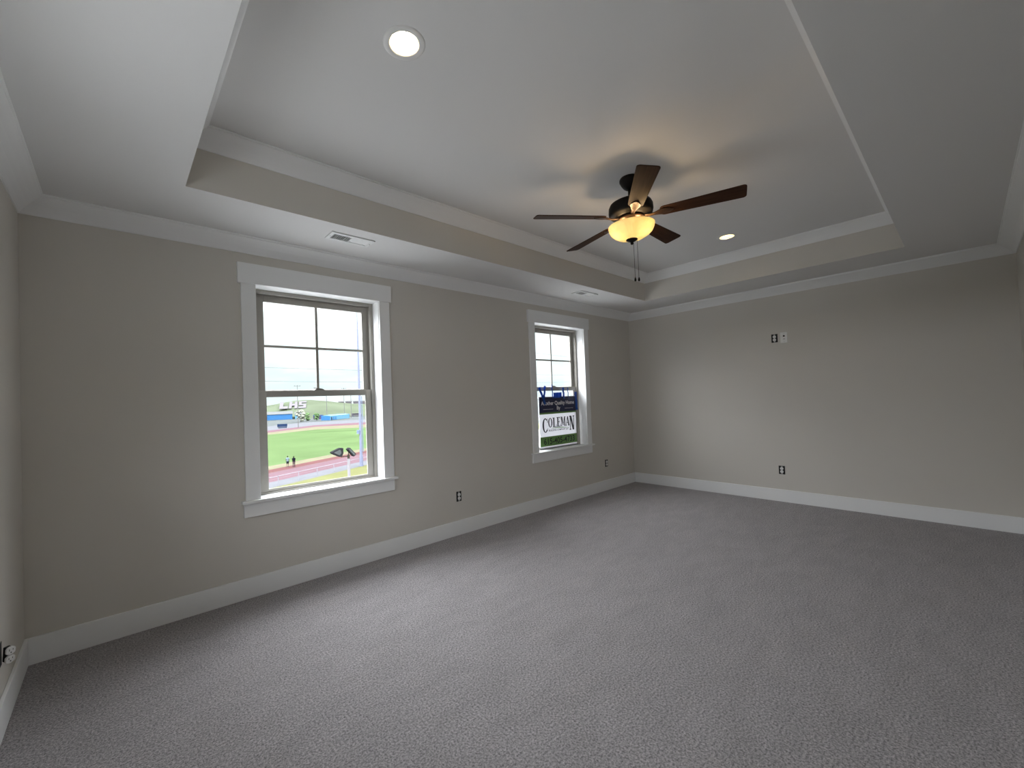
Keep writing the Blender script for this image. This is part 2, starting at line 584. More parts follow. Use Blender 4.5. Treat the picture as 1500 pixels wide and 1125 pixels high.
# crown mouldings
def crown(name, x0, x1, y0, y1, ztop, drop, proj, label):
    k = [(0, 1.0), (0.06, 1.0), (0.08, 0.94), (0.2, 0.78), (0.4, 0.56), (0.62, 0.37), (0.85, 0.20), (0.93, 0.15), (0.94, 0.08), (1.0, 0.06), (1.0, 0), (0, 0)]
    bm = bmesh.new()
    rings = []
    for a, b in k:
        d, z = a * proj, ztop - b * drop
        rings.append([bm.verts.new(p) for p in ((x0 + d, y0 + d, z), (x1 - d, y0 + d, z), (x1 - d, y1 - d, z), (x0 + d, y1 - d, z))])
    n = len(rings)
    for i in range(n):
        A, B = rings[i], rings[(i + 1) % n]
        for j in range(4):
            bm.faces.new((A[j], A[(j + 1) % 4], B[(j + 1) % 4], B[j]))
    return struct(name, bm, TRIM, label, 'moulding')
crown('trim_1', 0, L, -WD, 0, HL, HL - HC, 0.116, 'white crown moulding where the walls meet the lower ceiling')
crown('trim_2', TA, TB, TY2, TY1, HU, HU - HTC, 0.108, 'white crown moulding around the top of the ceiling tray')

# baseboards
def base(name, x0, x1, y0, y1, label):
    bm = bmesh.new()
    box(bm, x0, x1, y0, y1, 0, HB)
    return struct(name, bm, TRIM, label, 'baseboard', bevel=0.003)
base('baseboard_front', 0, L, -0.016, 0, 'white baseboard below the two windows')
base('baseboard_right', L - 0.016, L, -WD, -0.016, 'white baseboard along the far end wall')
base('baseboard_left', 0, 0.016, -WD, -0.016, 'white baseboard at the left edge beside the corner')
base('baseboard_back', 0.016, L - 0.016, -WD, -WD + 0.016, 'white baseboard along the right hand wall')

# ------------------------------------------------------------------ windows
def frame_bm(x0, x1, z0, z1, y0, y1, wl, wr=None, wb=None, wt=None):
    wr = wl if wr is None else wr
    wb = wl if wb is None else wb
    wt = wl if wt is None else wt
    bm = bmesh.new()
    box(bm, x0, x0 + wl, y0, y1, z0, z1)
    box(bm, x1 - wr, x1, y0, y1, z0, z1)
    box(bm, x0 + wl, x1 - wr, y0, y1, z0, z0 + wb)
    box(bm, x0 + wl, x1 - wr, y0, y1, z1 - wt, z1)
    return bm

def window(name, x0, label):
    x1 = x0 + 1.05
    w = empty(name, (x0 + 0.525, 0, WZ0), 0, label, 'window', kind='structure')
    ox, oz = x0 + 0.525, WZ0
    def put(nm, bm, m, parent=w, bevel=0.0015, **k):
        for v in bm.verts:
            v.co.x -= ox
            v.co.z -= oz
        return obj(nm, bm, m, parent, bevel=bevel, **k)
    # white casing
    b = bmesh.new(); box(b, x0 - 0.103, x0, -0.020, -0.0005, 0.732, 2.385); put('side_casing', b, TRIM)
    b = bmesh.new(); box(b, x1, x1 + 0.103, -0.020, -0.0005, 0.732, 2.385); put('side_casing', b, TRIM)
    b = bmesh.new(); box(b, x0 - 0.124, x1 + 0.124, -0.027, -0.0005, 2.385, 2.541); put('head_casing', b, TRIM)
    b = bmesh.new(); box(b, x0 - 0.132, x1 + 0.132, -0.045, 0.0, 0.710, 0.732)
    box(b, x0, x1, 0.0, 0.16, 0.7221, 0.732); put('window_stool', b, TRIM, bevel=0.003)
    b = bmesh.new(); box(b, x0 - 0.118, x1 + 0.103, -0.020, -0.0005, 0.606, 0.710); put('window_apron', b, TRIM)
    # white jamb liner
    b = bmesh.new()
    j = 0.0
    box(b, x0, x0 + 0.004, 0, 0.125, 0.732, 2.388)
    box(b, x1 - 0.004, x1, 0, 0.125, 0.732, 2.388)
    box(b, x0 + 0.004, x1 - 0.004, 0, 0.125, 2.384, 2.388)
    put('jamb', b, TRIM, bevel=0)
    # taupe vinyl frame
    a0, a1 = x0 + 0.004, x1 - 0.004
    put('window_frame', frame_bm(a0, a1, 0.7325, 2.384, 0.112, 0.2, 0.030, wb=0.012, wt=0.028), VINYL)
    # parting stops between the sashes
    b = bmesh.new()
    box(b, a0 + 0.030, a0 + 0.038, 0.152, 0.158, 1.565, 2.356)
    box(b, a1 - 0.038, a1 - 0.030, 0.152, 0.158, 1.565, 2.356)
    put('parting_stop', b, VINYL, bevel=0)
    # lower sash (inside)
    s0, s1 = a0 + 0.031, a1 - 0.031
    ls = put('lower_sash', frame_bm(s0, s1, 0.7455, 1.565, 0.128, 0.152, 0.056, wb=0.020, wt=0.050), VINYL, bevel=0.003)
    b = bmesh.new(); box(b, s0 + 0.05, s1 - 0.05, 0.139, 0.143, 0.76, 1.52); put('pane', b, GLASS, ls, bevel=0)
    # glazing bead, a thin inner lip
    put('glazing_bead', frame_bm(s0 + 0.050, s1 - 0.050, 0.760, 1.521, 0.131, 0.139, 0.009), VINYL, ls, bevel=0)
    # upper sash (outside)
    us = put('upper_sash', frame_bm(s0, s1, 1.525, 2.355, 0.160, 0.184, 0.060, wb=0.045, wt=0.056), VINYL, bevel=0.003)
    b = bmesh.new(); box(b, s0 + 0.055, s1 - 0.055, 0.171, 0.175, 1.56, 2.305); put('pane', b, GLASS, us, bevel=0)
    xm, zm = (s0 + s1) / 2, 1.934
    b = bmesh.new()
    box(b, xm - 0.011, xm + 0.011, 0.164, 0.170, 1.565, 2.30)
    box(b, s0 + 0.057, s1 - 0.057, 0.1635, 0.1695, zm - 0.010, zm + 0.010)
    put('muntin_bars', b, VINYL, us, bevel=0)
    # cam lock on the meeting rail
    b = bmesh.new()
    N = 14
    pts = [(xm - 0.045 + 0.09 * i / N, 0.132, 1.5655 + 0.016 * math.sin(math.pi * i / N) ** 0.6) for i in range(N + 1)]
    prism(b, pts, (0, 0.022, 0))
    lk = put('sash_lock', b, VINYLD, ls, bevel=0)
    b = bmesh.new()
    tube(b, (xm - 0.005, 0.140, 1.578), (xm - 0.052, 0.128, 1.586), 0.0045, 0.0035, 8)
    put('lock_lever', b, VINYLD, ls, bevel=0) if False else None
    if b.is_valid:
        for v in b.verts:
            v.co.x -= ox
            v.co.z -= oz
        lv = obj('lock_lever', b, VINYLD, w)
    return w
w1 = window('window_1', WIN[0][0], 'larger looking near window overlooking the running track')
w3 = empty('added_window', (0, (LY0 + LY1) / 2, LZ0), 0, 'wide high transom window added out of view in the left wall for fill light', 'window', kind='structure')  # added window, out of view, to light the room more evenly
def put3(nm, pieces, m, parent=w3):
    b_ = bmesh.new()
    for p_ in pieces:
        box(b_, p_[0], p_[1], p_[2] - (LY0 + LY1) / 2, p_[3] - (LY0 + LY1) / 2, p_[4] - LZ0, p_[5] - LZ0)
    return obj(nm, b_, m, parent, bevel=0.0015)
put3('side_casing', [(0.0005, 0.02, LY0 - 0.1, LY0, LZ0, LZ1)], TRIM)
put3('side_casing', [(0.0005, 0.02, LY1, LY1 + 0.1, LZ0, LZ1)], TRIM)
put3('head_casing', [(0.0005, 0.027, LY0 - 0.12, LY1 + 0.12, LZ1, LZ1 + 0.15)], TRIM)
put3('window_stool', [(-0.11, 0.045, LY0 - 0.12, LY1 + 0.12, LZ0 - 0.02, LZ0 + 0.004)], TRIM)
put3('window_apron', [(0.0005, 0.02, LY0 - 0.1, LY1 + 0.1, LZ0 - 0.12, LZ0 - 0.02)], TRIM)
f3 = put3('window_frame', [(-0.19, -0.11, LY0, LY0 + 0.05, LZ0, LZ1), (-0.19, -0.11, LY1 - 0.05, LY1, LZ0, LZ1), (-0.19, -0.11, LY0 + 0.05, LY1 - 0.05, LZ0, LZ0 + 0.05), (-0.19, -0.11, LY0 + 0.05, LY1 - 0.05, LZ1 - 0.05, LZ1)], VINYL)
put3('pane', [(-0.155, -0.15, LY0 + 0.045, LY1 - 0.045, LZ0 + 0.045, LZ1 - 0.045)], GLASS, f3)
window('window_2', WIN[1][0], 'farther window with a builder sign taped in its lower sash')

# light portals: sampling hints for the sky, they emit nothing
for k, (a, b) in enumerate(WIN):
    pd = bpy.data.lights.new('sky_portal', 'AREA')
    pd.shape = 'RECTANGLE'
    pd.size = 1.04
    pd.size_y = 1.64
    pd.cycles.is_portal = True
    po = bpy.data.objects.new('sky_portal', pd)
    COL.objects.link(po)
    po.location = ((a + b) / 2, 0.23, 1.555)
    po.rotation_euler = (math.radians(-90), 0, 0)
po = po.copy()
COL.objects.link(po)
po.location = (-0.23, (LY0 + LY1) / 2, (LZ0 + LZ1) / 2)
po.rotation_euler = (0, math.radians(-90), 0)
po.data = pd.copy()
po.data.size, po.data.size_y = LZ1 - LZ0, LY1 - LY0

# ------------------------------------------------------------------ outlets
def receptacle_parts(root, dy=0.0):
    # local: wall plane is x-z, y points into the room (towards -y local)
    b = bmesh.new()
    box(b, -0.0335, 0.0335, -0.0015 - dy, 0.000, -0.053, 0.053)
    obj('electrical_box', b, BLACKP, root, bevel=0.001)
    b = bmesh.new()
    box(b, -0.009, 0.009, -0.0035 - dy, -0.0015 - dy, -0.051, 0.051)
    y = obj('mounting_yoke', b, YOKE, root)
    for s in (1, -1):
        b = bmesh.new()
        N = 20
        pts = []
        for k in range(N):
            a = 2 * math.pi * k / N
            pts.append((max(-0.0165, min(0.0165, 0.019 * math.cos(a))), -0.0035 - dy, s * 0.0195 + 0.0165 * math.sin(a)))
        prism(b, pts, (0, -0.006, 0))
        rc = obj('receptacle_face', b, RECEP, root)
        b = bmesh.new()
        yy = -0.0097 - dy
        box(b, -0.0075, -0.0055, yy, yy + 0.001, s * 0.0195 + 0.000, s * 0.0195 + 0.009)
        box(b, 0.0055, 0.0075, yy, yy + 0.001, s * 0.0195 + 0.001, s * 0.0195 + 0.008)
        tube(b, (0, yy, s * 0.0195 - 0.007), (0, yy + 0.001, s * 0.0195 - 0.007), 0.0028, n=10)
        obj('contact_slots', b, SLOT, rc)
    b = bmesh.new()
    tube(b, (0, -0.0095 - dy, 0), (0, -0.0035 - dy, 0), 0.003, n=10)
    obj('screw', b, YOKE, root)

o1 = empty('wall_outlet', (3.178, -0.0005, 0.405), 0, 'bare outlet without cover plate between the two windows', 'outlet', 'uncovered wall outlets')
receptacle_parts(o1)
o2 = copy_tree(o1); o2.location = (6.000, -0.0005, 0.401)
o2['label'] = 'bare outlet right of the farther window, near the corner'
o3 = copy_tree(o1); o3.location = (L - 0.0005, -2.000, 2.075); o3.rotation_euler = (0, 0, math.radians(-90))
o3['label'] = 'bare outlet high on the end wall, beside the white cable plate'
o4 = copy_tree(o1); o4.location = (L - 0.0005, -2.012, 0.399); o4.rotation_euler = (0, 0, math.radians(-90))
o4['label'] = 'bare outlet low on the end wall above the baseboard'
# the one on the left wall hangs out of its box
o5 = empty('wall_outlet', (0.0005, -0.66, 0.345), math.radians(90), 'white outlet pulled out of the wall at the left edge', 'outlet', 'uncovered wall outlets')
b = bmesh.new(); box(b, -0.0335, 0.0335, -0.0015, 0, -0.053, 0.053)
obj('electrical_box', b, BLACKP, o5)
hang = Matrix.Translation((-0.012, -0.030, 0.0)) @ Matrix.Rotation(math.radians(-52), 4, 'Z') @ Matrix.Rotation(math.radians(6), 4, 'X')
b = bmesh.new()
box(b, -0.011, 0.011, -0.002, 0.020, -0.033, 0.033, M=hang)
obj('receptacle_body', b, BLACKP, o5, bevel=0.002)
for s in (1, -1):
    b = bmesh.new()
    N = 24
    pts = [hang @ Vector((max(-0.0165, min(0.0165, 0.019 * math.cos(2 * math.pi * k / N))), -0.002, s * 0.0195 + 0.0175 * math.sin(2 * math.pi * k / N))) for k in range(N)]
    prism(b, pts, hang.to_3x3() @ Vector((0, -0.010, 0)))
    rc = obj('receptacle_face', b, RECEP, o5, bevel=0.001)
    b = bmesh.new()
    box(b, -0.0075, -0.0055, -0.0125, -0.012, s * 0.0195, s * 0.0195 + 0.009, M=hang)
    box(b, 0.0055, 0.0075, -0.0125, -0.012, s * 0.0195 + 0.001, s * 0.0195 + 0.008, M=hang)
    box(b, -0.002, 0.002, -0.0125, -0.012, s * 0.0195 - 0.010, s * 0.0195 - 0.005, M=hang)
    obj('contact_slots', b, SLOT, rc)

# cable plate for the television
pl = empty('cable_plate', (L - 0.0005, -2.099, 2.074), math.radians(-90), 'white cover plate with a dark cable hole, right of the high outlet', 'wall plate')
b = bmesh.new(); box(b, -0.036, 0.036, -0.006, 0, -0.066, 0.066)
obj('plate', b, RECEP, pl, bevel=0.002)
b = bmesh.new(); tube(b, (0.002, -0.0065, 0.019), (0.002, -0.004, 0.019), 0.0105, n=20)
obj('cable_hole', b, SLOT, pl)
b = bmesh.new(); box(b, -0.009, 0.014, -0.0065, -0.004, -0.021, -0.016)
obj('cable_slot', b, SLOT, pl, bevel=0.001)
for z in (0.045, -0.047):
    b = bmesh.new(); tube(b, (0.002, -0.0075, z), (0.002, -0.005, z), 0.003, n=10)
    obj('screw', b, YOKE, pl)

# ------------------------------------------------------------------ ceiling registers
def register(loc, label):
    r = empty('ceiling_vent', loc, 0, label, 'vent', 'ceiling vents above the windows')
    x, y = 0.175, 0.0775
    b = bmesh.new()
    fw, fd = 0.030, 0.032
    fr = [(-x, -y), (x, -y), (x, y), (-x, y)]
    box(b, -x, -x + fw, -y, y, -0.009, 0)
    box(b, x - fw, x, -y, y, -0.009, 0)
    box(b, -x + fw, x - fw, -y, -y + fd, -0.009, 0)
    box(b, -x + fw, x - fw, y - fd, y, -0.009, 0)
    box(b, -0.008, 0.008, -y + fd, y - fd, -0.009, 0)
    obj('register_frame', b, REG, r, bevel=0.003)
    b = bmesh.new(); box(b, -x + fw, x - fw, -y + fd, y - fd, -0.0012, -0.0004)
    obj('duct_opening', b, SLOT, r)
    b = bmesh.new()
    n = 9
    for side in (-1, 1):
        for i in range(n):
            cx = side * (0.008 + (x - fw - 0.008) * (i + 0.5) / n)
            M_ = Matrix.Translation((cx, 0, -0.0046)) @ Matrix.Rotation(math.radians(-52 if side < 0 else -90 + 14), 4, 'Y')
            w = 0.0040 if side < 0 else 0.0062
            if side < 0:
                box(b, -0.0007, 0.0007, -y + fd, y - fd, -w, w, M=Matrix.Translation((cx, 0, -0.0046)) @ Matrix.Rotation(math.radians(-8), 4, 'Y'))
            else:
                box(b, -0.0006, 0.0006, -y + fd, y - fd, -w, w, M=M_)
    obj('louvres', b, REG, r)
    b = bmesh.new()
    tube(b, (x - 0.015, 0, -0.011), (x - 0.015, 0, -0.008), 0.004, n=10)
    obj('screw', b, YOKE, r)
    b = bmesh.new()
    tube(b, (-x + 0.015, 0, -0.011), (-x + 0.015, 0, -0.008), 0.004, n=10)
    obj('screw', b, YOKE, r)
    return r
register((1.828, -0.480, HL), 'white louvred ceiling vent above the near window')
register((4.940, -0.472, HL), 'smaller looking white ceiling vent above the farther window')

# ------------------------------------------------------------------ downlights
def downlight(x, y, label):
    r = empty('recessed_light', (x, y, HU), 0, label, 'ceiling light', 'recessed ceiling lights')
    b = bmesh.new()
    lathe(b, [(0.0655, 0.002), (0.066, -0.002), (0.070, -0.004), (0.090, -0.003), (0.096, 0.0), (0.096, 0.0006), (0.0655, 0.0006)], 56)
    obj('trim_ring', b, CAN, r, smooth=True)
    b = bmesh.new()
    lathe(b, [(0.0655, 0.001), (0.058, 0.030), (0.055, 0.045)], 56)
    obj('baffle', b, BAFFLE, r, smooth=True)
    b = bmesh.new()
    lathe(b, [(0, 0.036), (0.0535, 0.036), (0.0545, 0.045), (0, 0.045)], 48)
    obj('light_lens', b, LENS, r)
    return r
downlight(*CANS[0], 'round recessed ceiling light nearest the camera, above the near window side')
downlight(*CANS[1], 'small looking recessed ceiling light beyond the fan')

# ------------------------------------------------------------------ ceiling fan
FX, FY = 3.397, -1.967
fan = empty('ceiling_fan', (FX, FY, HU), 0, 'dark bronze five blade ceiling fan with glowing bowl light', 'ceiling fan')
def fz(z):
    return z - HU
b = bmesh.new()
lathe(b, [(0, fz(3.071)), (0.066, fz(3.071)), (0.072, fz(3.060)), (0.072, fz(3.045)), (0.060, fz(3.020)), (0.045, fz(2.998)), (0.030, fz(2.985)), (0, fz(2.985))])
obj('canopy', b, BRONZE, fan, smooth=True)
b = bmesh.new()
tube(b, (0, 0, fz(2.99)), (0, 0, fz(2.90)), 0.0135, n=20)
lathe(b, [(0, fz(2.925)), (0.024, fz(2.925)), (0.030, fz(2.905)), (0.034, fz(2.895)), (0, fz(2.895))], 32)
obj('downrod', b, BRONZE, fan, smooth=True)
b = bmesh.new()
lathe(b, [(0, fz(2.897)), (0.06, fz(2.896)), (0.125, fz(2.885)), (0.148, fz(2.872)), (0.158, fz(2.850)), (0.160, fz(2.815)), (0.156, fz(2.795)), (0.142, fz(2.782)), (0.12, fz(2.776)), (0.115, fz(2.770)), (0, fz(2.770))], 64)
obj('motor_housing', b, BRONZE, fan, smooth=True)
b = bmesh.new()
lathe(b, [(0, fz(2.770)), (0.100, fz(2.770)), (0.104, fz(2.757)), (0.098, fz(2.746)), (0.070, fz(2.742)), (0.066, fz(2.728)), (0.082, fz(2.722)), (0.086, fz(2.712)), (0.040, fz(2.706)), (0, fz(2.706))], 56)
obj('switch_housing', b, BRONZE2, fan, smooth=True)
# bowl (thin glass shell)
b = bmesh.new()
prof_o = [(0.167, 2.707), (0.1665, 2.700), (0.162, 2.682), (0.150, 2.657), (0.127, 2.634), (0.095, 2.616), (0.055, 2.605), (0.012, 2.601)]
prof_i = [(0.012, 2.605), (0.053, 2.609), (0.092, 2.620), (0.123, 2.638), (0.146, 2.660), (0.158, 2.684), (0.1625, 2.701), (0.163, 2.707)]
lathe(b, [(r, fz(z)) for r, z in prof_o + prof_i], 64, close=True)
obj('light_bowl', b, BOWL, fan, smooth=True)
b = bmesh.new()
lathe(b, [(0.040, fz(2.712)), (0.040, fz(2.69)), (0.012, fz(2.68)), (0.006, fz(2.66)), (0.006, fz(2.598))], 24)
obj('bowl_stem', b, BRONZE2, fan, smooth=True)
b = bmesh.new()
lathe(b, [(0, fz(2.604)), (0.040, fz(2.604)), (0.042, fz(2.599)), (0.030, fz(2.590)), (0.014, fz(2.583)), (0.010, fz(2.576)), (0.012, fz(2.571)), (0.006, fz(2.563)), (0, fz(2.562))], 32)
obj('finial', b, BRONZE, fan, smooth=True)
# bulbs inside the bowl
for a in (25, 145, 265):
    ca, sa = math.cos(math.radians(a)), math.sin(math.radians(a))
    b = bmesh.new()
    bmesh.ops.create_uvsphere(b, u_segments=16, v_segments=12, radius=0.022, matrix=Matrix.Translation((0.088 * ca, 0.088 * sa, fz(2.684))))
    obj('light_bulb', b, BULB, fan, smooth=True)
    b = bmesh.new()
    tube(b, (0.035 * ca, 0.035 * sa, fz(2.700)), (0.072 * ca, 0.072 * sa, fz(2.683)), 0.012, n=12)
    obj('bulb_socket', b, BRONZE2, fan)
# blades
def blade(ang):
    A = Matrix.Rotation(math.radians(ang), 4, 'Z') @ Matrix.Translation((0, 0, fz(2.768)))
    P = A @ Matrix.Rotation(math.radians(-12.5), 4, 'X')
    b = bmesh.new()
    r0, r1, w0, w1 = 0.205, 0.742, 0.053, 0.069
    top = []
    def corner(cx, cy, rad, a0, a1, n=6):
        return [(cx + rad * math.cos(math.radians(a0 + (a1 - a0) * i / n)), cy + rad * math.sin(math.radians(a0 + (a1 - a0) * i / n))) for i in range(n + 1)]
    pts = corner(r1 - 0.022, w1 - 0.022, 0.022, 0, 90) + corner(r0 + 0.028, w0 - 0.028, 0.028, 90, 180) + corner(r0 + 0.028, -w0 + 0.028, 0.028, 180, 270) + corner(r1 - 0.022, -w1 + 0.022, 0.022, 270, 360)
    prism(b, [P @ Vector((x, y, -0.003)) for x, y in pts], P.to_3x3() @ Vector((0, 0, 0.006)))
    # keep the grain along the blade: build in local axes, then place
    inv = P.inverted()
    for v in b.verts:
        v.co = inv @ v.co
    bo = obj('fan_blade', b, BLADE, fan, bevel=0.0015)
    bo.matrix_local = P
    b = bmesh.new()
    # curved iron arm under the blade root, flaring into a mounting foot
    prof = [(0.095, 0.016, -0.006), (0.13, 0.013, -0.010), (0.165, 0.015, -0.010), (0.195, 0.026, -0.006), (0.222, 0.036, -0.005), (0.250, 0.033, -0.005), (0.275, 0.020, -0.005), (0.292, 0.006, -0.005)]
    U, D = [], []
    for x, w, z in prof:
        for lst, dz in ((U, 0.0), (D, -0.006)):
            zz = z + dz + 0.0015
            lst.append((b.verts.new((x, -w, zz)), b.verts.new((x, 0, zz - (0.004 if dz else 0))), b.verts.new((x, w, zz))))
    for i in range(len(prof) - 1):
        for lst in (U, D):
            for j in range(2):
                b.faces.new((lst[i][j], lst[i + 1][j], lst[i + 1][j + 1], lst[i][j + 1]))
        b.faces.new((U[i][0], U[i + 1][0], D[i + 1][0], D[i][0]))
        b.faces.new((U[i][2], U[i + 1][2], D[i + 1][2], D[i][2]))
    for i in (0, len(prof) - 1):
        b.faces.new((U[i][0], U[i][1], U[i][2], D[i][2], D[i][1], D[i][0]))
    obj('blade_arm', b, BRONZE2, bo, smooth=False, bevel=0.001)
for k in range(5):
    blade(1 + 72 * k)
# pull chains
rv = Vector((0.758, -0.652, 0))
for off, ztop, zbot in ((0.012, 2.575, 2.315), (0.040, 2.600, 2.315)):
    p = rv * off
    b = bmesh.new()
    tube(b, (p.x, p.y, fz(ztop)), (p.x + 0.004, p.y, fz(zbot)), 0.0014, n=8)
    for k in range(40):
        t = (k + 0.5) / 40
        z = fz(ztop + (zbot - ztop) * t)
        bmesh.ops.create_icosphere(b, subdivisions=1, radius=0.0021, matrix=Matrix.Translation((p.x + 0.004 * t, p.y, z)))
    ch = obj('pull_chain', b, BRONZE, fan)
    b = bmesh.new()
    lathe(b, [(0, fz(zbot) + 0.002), (0.003, fz(zbot)), (0.0065, fz(zbot) - 0.014), (0.0075, fz(zbot) - 0.022), (0.0055, fz(zbot) - 0.030), (0, fz(zbot) - 0.031)], 16, c=(p.x + 0.004, p.y))
    obj('chain_fob', b, BRONZE, ch, smooth=True)

# ------------------------------------------------------------------ yard sign in the farther window
SX0, SX1, SZ0, SZ1, SY = 4.652, 5.446, 0.7345, 1.437, 0.112
sign = empty('yard_sign', ((SX0 + SX1) / 2, SY, SZ0), 0, 'navy, white and green builder sign standing in the farther window', 'sign')
SWD, SHT = SX1 - SX0, SZ1 - SZ0
def su(u):
    return (u - 0.5) * SWD
def sv(v):
    return (1 - v) * SHT
b = bmesh.new(); box(b, su(0), su(1), 0, 0.006, sv(1), sv(0))
obj('sign_board', b, SWHITE, sign)
def band(v0, v1, m, nm, u0=0.0, u1=1.0, y=-0.0006):
    b = bmesh.new(); box(b, su(u0), su(u1), y, 0, sv(v1), sv(v0))
    return obj(nm, b, m, sign)
band(0.012, 0.308, SNAVY, 'navy_band')
band(0.308, 0.340, SGREEN, 'green_stripe')
band(0.770, 0.950, SGREEN, 'green_band')

def text_mesh(body, h, w, u0, vbase, m, nm, bold=0.0, yoff=-0.0012):
    """set a line of letters: left edge u0, baseline vbase, cap height h and width w (metres)"""
    c = bpy.data.curves.new('t', 'FONT')
    c.body = body
    c.size = 1.0
    c.extrude = 0.0
    c.offset = bold
    to = bpy.data.objects.new('t', c)
    COL.objects.link(to)
    bpy.context.view_layer.update()
    dg = bpy.context.evaluated_depsgraph_get()
    me = bpy.data.meshes.new_from_object(to.evaluated_get(dg))
    bpy.data.objects.remove(to)
    xs_ = [v.co.x for v in me.vertices]
    ys_ = [v.co.y for v in me.vertices]
    x0_, x1_ = min(xs_), max(xs_)
    cap = 0.69
    for v in me.vertices:
        X = (v.co.x - x0_) / (x1_ - x0_) * w
        Z = v.co.y / cap * h
        v.co = (su(u0) + X, yoff, sv(vbase) + Z)
    me.materials.append(m)
    o_ = bpy.data.objects.new(nm, me)
    COL.objects.link(o_)
    o_.parent = sign
    return o_
text_mesh('Another Quality Home', 0.050, 0.90 * SWD, 0.05, 0.165, SGREY, 'lettering', bold=0.02)
text_mesh('By', 0.046, 0.095 * SWD, 0.46, 0.262, SGREY, 'lettering', bold=0.02)
band(0.244, 0.250, SGREY, 'thin_rule', 0.10, 0.36, -0.0012)
band(0.244, 0.250, SGREY, 'thin_rule', 0.68, 0.92, -0.0012)
text_mesh('BUILDING COMPANY LLC', 0.022, 0.54 * SWD, 0.225, 0.672, SBLACK, 'lettering', bold=0.02)
text_mesh('615-405-4733', 0.078, 0.84 * SWD, 0.09, 0.915, SBLACK, 'lettering', bold=0.012)

# COLEMAN in a condensed serif, built stroke by stroke (cell 0..1 wide, 0..1 high)
def letter(ch):
    T_, t_, s = 0.34, 0.09, 0.065     # thick stem, thin stroke, serif height
    R = []
    def rect(x0, x1, y0, y1):
        R.append([(x0, y0), (x1, y0), (x1, y1), (x0, y1)])
    def quad(*p):
        R.append(list(p))
    if ch == 'L':
        rect(.14, .14 + T_, 0, 1); rect(0, .55, 0, s); rect(0, .55, 1 - s, 1); rect(.3, .95, 0, .07); quad((.8, 0), (.97, 0), (1, .3), (.93, .3))
    elif ch == 'E':
        rect(.14, .14 + T_, 0, 1); rect(0, .9, 0, .07); rect(0, .9, .93, 1); rect(.3, .72, .47, .54); quad((.78, 0), (.95, 0), (1, .28), (.93, .28)); quad((.86, .74), (.94, .74), (.95, 1), (.76, 1)); rect(.68, .76, .38, .64)
    elif ch == 'M':
        rect(.08, .19, 0, 1); rect(.70, .93, 0, 1); rect(0, .28, 0, s); rect(.66, 1, 0, s); rect(0, .25, 1 - s, 1); rect(.78, 1, 1 - s, 1)
        quad((.08, 1), (.34, 1), (.58, .08), (.40, .08)); quad((.42, .1), (.50, .1), (.80, 1), (.72, 1))
    elif ch == 'N':
        rect(.10, .22, 0, 1); rect(.78, .90, 0, 1); rect(0, .34, 0, s); rect(0, .3, 1 - s, 1); rect(.66, 1, 1 - s, 1); quad((.08, 1), (.42, 1), (.92, 0), (.60, 0))
    elif ch == 'A':
        quad((.06, 0), (.19, 0), (.52, .92), (.42, 1)); quad((.38, 1), (.62, 1), (.97, 0), (.64, 0)); rect(.24, .7, .30, .37); rect(0, .30, 0, s); rect(.58, 1, 0, s)
    elif ch in 'OC':
        N = 40
        a0, a1 = (0, 360) if ch == 'O' else (48, 318)
        for k in range(N):
            p = []
            for a, out in ((k, 1), (k + 1, 1), (k + 1, 0), (k, 0)):
                t = math.radians(a0 + (a1 - a0) * a / N)
                rx, ry = (0.5, 0.5) if out else (0.5 - 0.27, 0.5 - 0.07)
                ox_ = 0.0
                p.append((0.5 + rx * math.cos(t) + ox_, 0.5 + ry * math.sin(t)))
            R.append(p)
        if ch == 'C':
            quad((.80, .72), (.92, .66), (.92, .98), (.86, .98)); quad((.78, .20), (.84, .16), (.92, .26), (.86, .30))
    return R
lay = [('C', .065, .215, .415, .690), ('O', .215, .325, .415, .600), ('L', .333, .435, .415, .600), ('E', .442, .545, .412, .598), ('M', .552, .690, .410, .596), ('A', .690, .800, .410, .598), ('N', .795, .945, .405, .690)]
for ch, u0, u1, v0, v1 in lay:
    b = bmesh.new()
    for k, pg in enumerate(letter(ch)):
        poly(b, [(su(u0) + x * (u1 - u0) * SWD, -0.0012 - 0.00001 * k, sv(v1) + y * (v1 - v0) * SHT) for x, y in pg])
    obj('lettering', b, SBLACK, sign, recalc=False)
# green swoosh under the name
b = bmesh.new()
N = 20
for k in range(N):
    def pt(i, lo):
        t = i / N
        u = .27 + .53 * t
        v = .640 - .034 * math.sin(math.pi * (0.15 + 0.85 * t))
        th = 0.018 * math.sin(math.pi * t)
        return (su(u), -0.0012, sv(v + (th if lo else 0)))
    if k == 0:
        poly(b, [pt(0, 0), pt(1, 0), pt(1, 1)])
    elif k == N - 1:
        poly(b, [pt(k, 0), pt(k + 1, 0), pt(k, 1)])
    else:
        poly(b, [pt(k, 0), pt(k + 1, 0), pt(k + 1, 1), pt(k, 1)])
obj('swoosh', b, SGREEN, sign, recalc=False)

